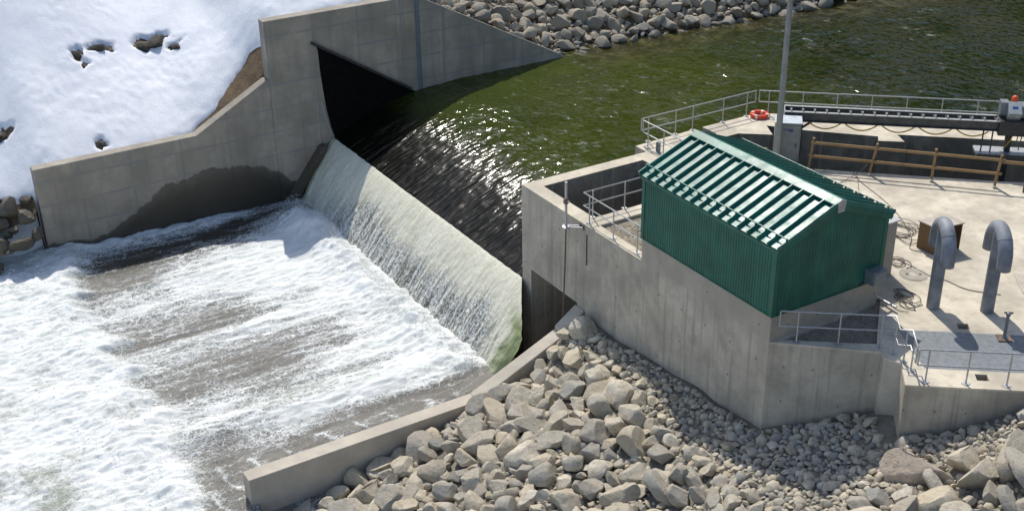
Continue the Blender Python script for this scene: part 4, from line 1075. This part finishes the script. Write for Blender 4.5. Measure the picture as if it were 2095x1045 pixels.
tag(join_cobbles('riprap_stones', rest, M['cobble'], COB2, 6), 'smaller broken stones filling gaps between the riprap boulders', 'stones', kind='stuff')
st_o = join_cobbles('cobbles', sm, M['cobble'], COB, 5)
tag(st_o, 'small pale cobbles filling the slope below the concrete wall', 'cobbles', kind='stuff')

# loose stones on the two gravel beds
gst = []
for poly, n_ in ((grv1, 1500), (grv2, 1100)):
    xs_ = [p[0] for p in poly]; ys_ = [p[1] for p in poly]; k_ = 0; np2 = len(poly)
    while k_ < n_:
        x, y = q.uniform(min(xs_), max(xs_)), q.uniform(min(ys_), max(ys_)); ins = False
        if poly is grv1 and y > 4: k_ += 1; continue
        for i in range(np2):
            (xa, ya), (xb, yb) = poly[i], poly[i-1]
            if (ya > y) != (yb > y) and x < (xb-xa)*(y-ya)/(yb-ya)+xa: ins = not ins
        k_ += 1
        if ins: r_ = q.uniform(.016, .034); gst.append((x, y, -.10+r_*.3, r_))
tag(join_cobbles('gravel_stones', gst, rockmat('gravel_stone', [(.36, .30, .22), (.46, .40, .31), (.30, .27, .22)], attr=True), COB, 8), 'loose gravel stones on the beds beside the shed', 'gravel', kind='stuff')

# far bank riprap
q = random.Random(23); pf = Pack(1.6); zf = lambda x, y: float(z_left(np.array(float(x)), np.array(float(y))))
for r_lo, r_hi, tries in ((.46, .60, 420), (.33, .46, 2200), (.22, .33, 5000), (.15, .22, 5000)):
    for _ in range(tries):
        y = q.uniform(2.5, 46); x = q.uniform(-36, -17)
        z = zf(x, y)
        d = -19.1-x
        if y < 14.4 and d < .35: continue
        if z < -3.1+(.3 if r_lo > .5 else 0): continue
        if y < 6 and d < 1.2+6-y: continue
        r_ = q.uniform(r_lo, r_hi)
        if not pf.ok(x, y, r_, .74): continue
        pf.put(x, y, r_)
def vis3(x, y, z, mgn=40):
    d = Vector((x, y, z))-mw.translation; k_ = d.dot(_F); u_, v_ = d.dot(_R)/k_*2548.6, d.dot(_U)/k_*2548.6
    return abs(u_) < 1047+mgn and abs(v_) < 522+mgn, k_
lf_ = []
for (x, y, r_) in pf.items:
    z = zf(x, y)+r_*.35; v_, k_ = vis3(x, y, z)
    if v_: lf_.append((-r_/k_, x, y, z, r_))
lf_.sort(); rest = []
for i, (key, x, y, z, r_) in enumerate(lf_):
    if i < 300: place_rock('bank_boulder', RF[q.randrange(len(RF))], x, y, z, r_*q.uniform(.9, 1.1), q, 'rounded grey boulder on the far riprap bank above the green pond', 'boulders on the far bank')
    else: rest.append((x, y, z, r_))
fcm = rockmat('far_cobbles', [tuple(v*.9 for v in c_) for c_ in RC], attr=True, wetz=-2.4)
for _ in range(9000):
    y = q.uniform(4, 44); x = q.uniform(-32, -17.5); z = zf(x, y)
    if (y < 14.4 and -19.1-x < .15) or z < -2.9 or (y < 6 and -19.1-x < 7.5-y): continue
    r_ = q.uniform(.09, .18)
    if pf.ok(x, y, r_, .62) and vis3(x, y, z)[0]: pf.put(x, y, r_); rest.append((x, y, z+r_*.3, r_))
tag(join_cobbles('bank_cobbles', rest, fcm, COB, 9), 'small stones between the boulders of the far bank', 'stones', kind='stuff')

# rocks at the end of the river wall
q = random.Random(31)
ps = Pack(1.2)
for r_lo, r_hi, tries in ((.46, .60, 160), (.30, .44, 700), (.18, .30, 1200)):
    for _ in range(tries):
        x = q.uniform(-23.0, -17.4); y = q.uniform(-22, -15.05); z = zf(x, y)
        r_ = q.uniform(r_lo, r_hi)
        if z < -7.4 or -19.1-x > float(np.interp(y, EDY, EDV))+.15 or not ps.ok(x, y, r_, .72): continue
        if x > -19.3 and y+r_*.9 > -14.95: continue
        ps.put(x, y, r_)
        place_rock('shore_boulder', RF[q.randrange(len(RF))], x, y, z+r_*.25, r_, q, 'grey boulder under the snow edge at the end of the river wall', 'boulders at the river wall end')
# stones showing through the snow
for i, (hx, hy, ra, rb2) in enumerate(HOLES):
    o = place_rock('snow_stone', rock_mesh('snow_stone', 700+i, 2, 10), hx, hy, zf(hx, hy)+.0, max(ra, rb2)*.95, q, ['dark stone in the largest melt hole of the snow slope', 'dark stone at the side of the largest melt hole', 'dark sliver of stone below the largest melt hole', 'dark stone in the row of melt holes on the snow slope', 'small dark stone ending the row of melt holes', 'narrow dark stone beside the row of melt holes', 'smallest dark stone below the row of melt holes', 'lone dark stone in the snow just behind the wall top', 'flat dark stone in the snow far from the other stones'][i], None, tilt=.3)
    o.scale.z *= .75
    o.data.materials.append(M['snowstone'])

# spray droplets thrown up where the sheet lands and along the jump
qq = np.random.default_rng(3); pts = []
n1_ = 9000; x = qq.uniform(-17.4, 1.2, n1_); y = -2.75-np.abs(qq.normal(0, .55, n1_)); z = -6.75+np.abs(qq.normal(0, .28, n1_))*(.6+.9*np.exp(-((x+14)/3)**2))
pts.append(np.stack([x, y, z, qq.uniform(.008, .022, n1_)], -1))
n2_ = 7000; x = qq.uniform(-22, 4, n2_); y = -14.6+qq.normal(0, 1.1, n2_)-np.abs(qq.normal(0, 2, n2_)); z = -6.75+np.abs(qq.normal(0, .28, n2_))
pts.append(np.stack([x, y, z, qq.uniform(.008, .022, n2_)], -1))
pts = np.concatenate(pts); oc = np.array([(1, 0, 0), (-1, 0, 0), (0, 1, 0), (0, -1, 0), (0, 0, 1), (0, 0, -1)], float)
of = np.array([(0, 2, 4), (2, 1, 4), (1, 3, 4), (3, 0, 4), (2, 0, 5), (1, 2, 5), (3, 1, 5), (0, 3, 5)])
V_ = (pts[:, None, :3]+oc[None]*pts[:, None, 3:]*qq.uniform(.6, 1.6, (len(pts), 1, 3))).reshape(-1, 3); F_ = (of[None]+6*np.arange(len(pts))[:, None, None]).reshape(-1, 3)
me = bpy.data.meshes.new('spray'); me.vertices.add(len(V_)); me.vertices.foreach_set('co', V_.astype(np.float32).ravel())
me.loops.add(F_.size); me.loops.foreach_set('vertex_index', F_.ravel().astype(np.int32)); me.polygons.add(len(F_)); me.polygons.foreach_set('loop_start', np.arange(0, F_.size, 3, dtype=np.int32))
me.update(calc_edges=True); me.materials.append(plain('spray_white', (.85, .86, .85), .6)); o = bpy.data.objects.new('spray', me); COL.objects.link(o)
tag(o, 'white spray droplets above the churning water below the fall', 'spray', kind='stuff')
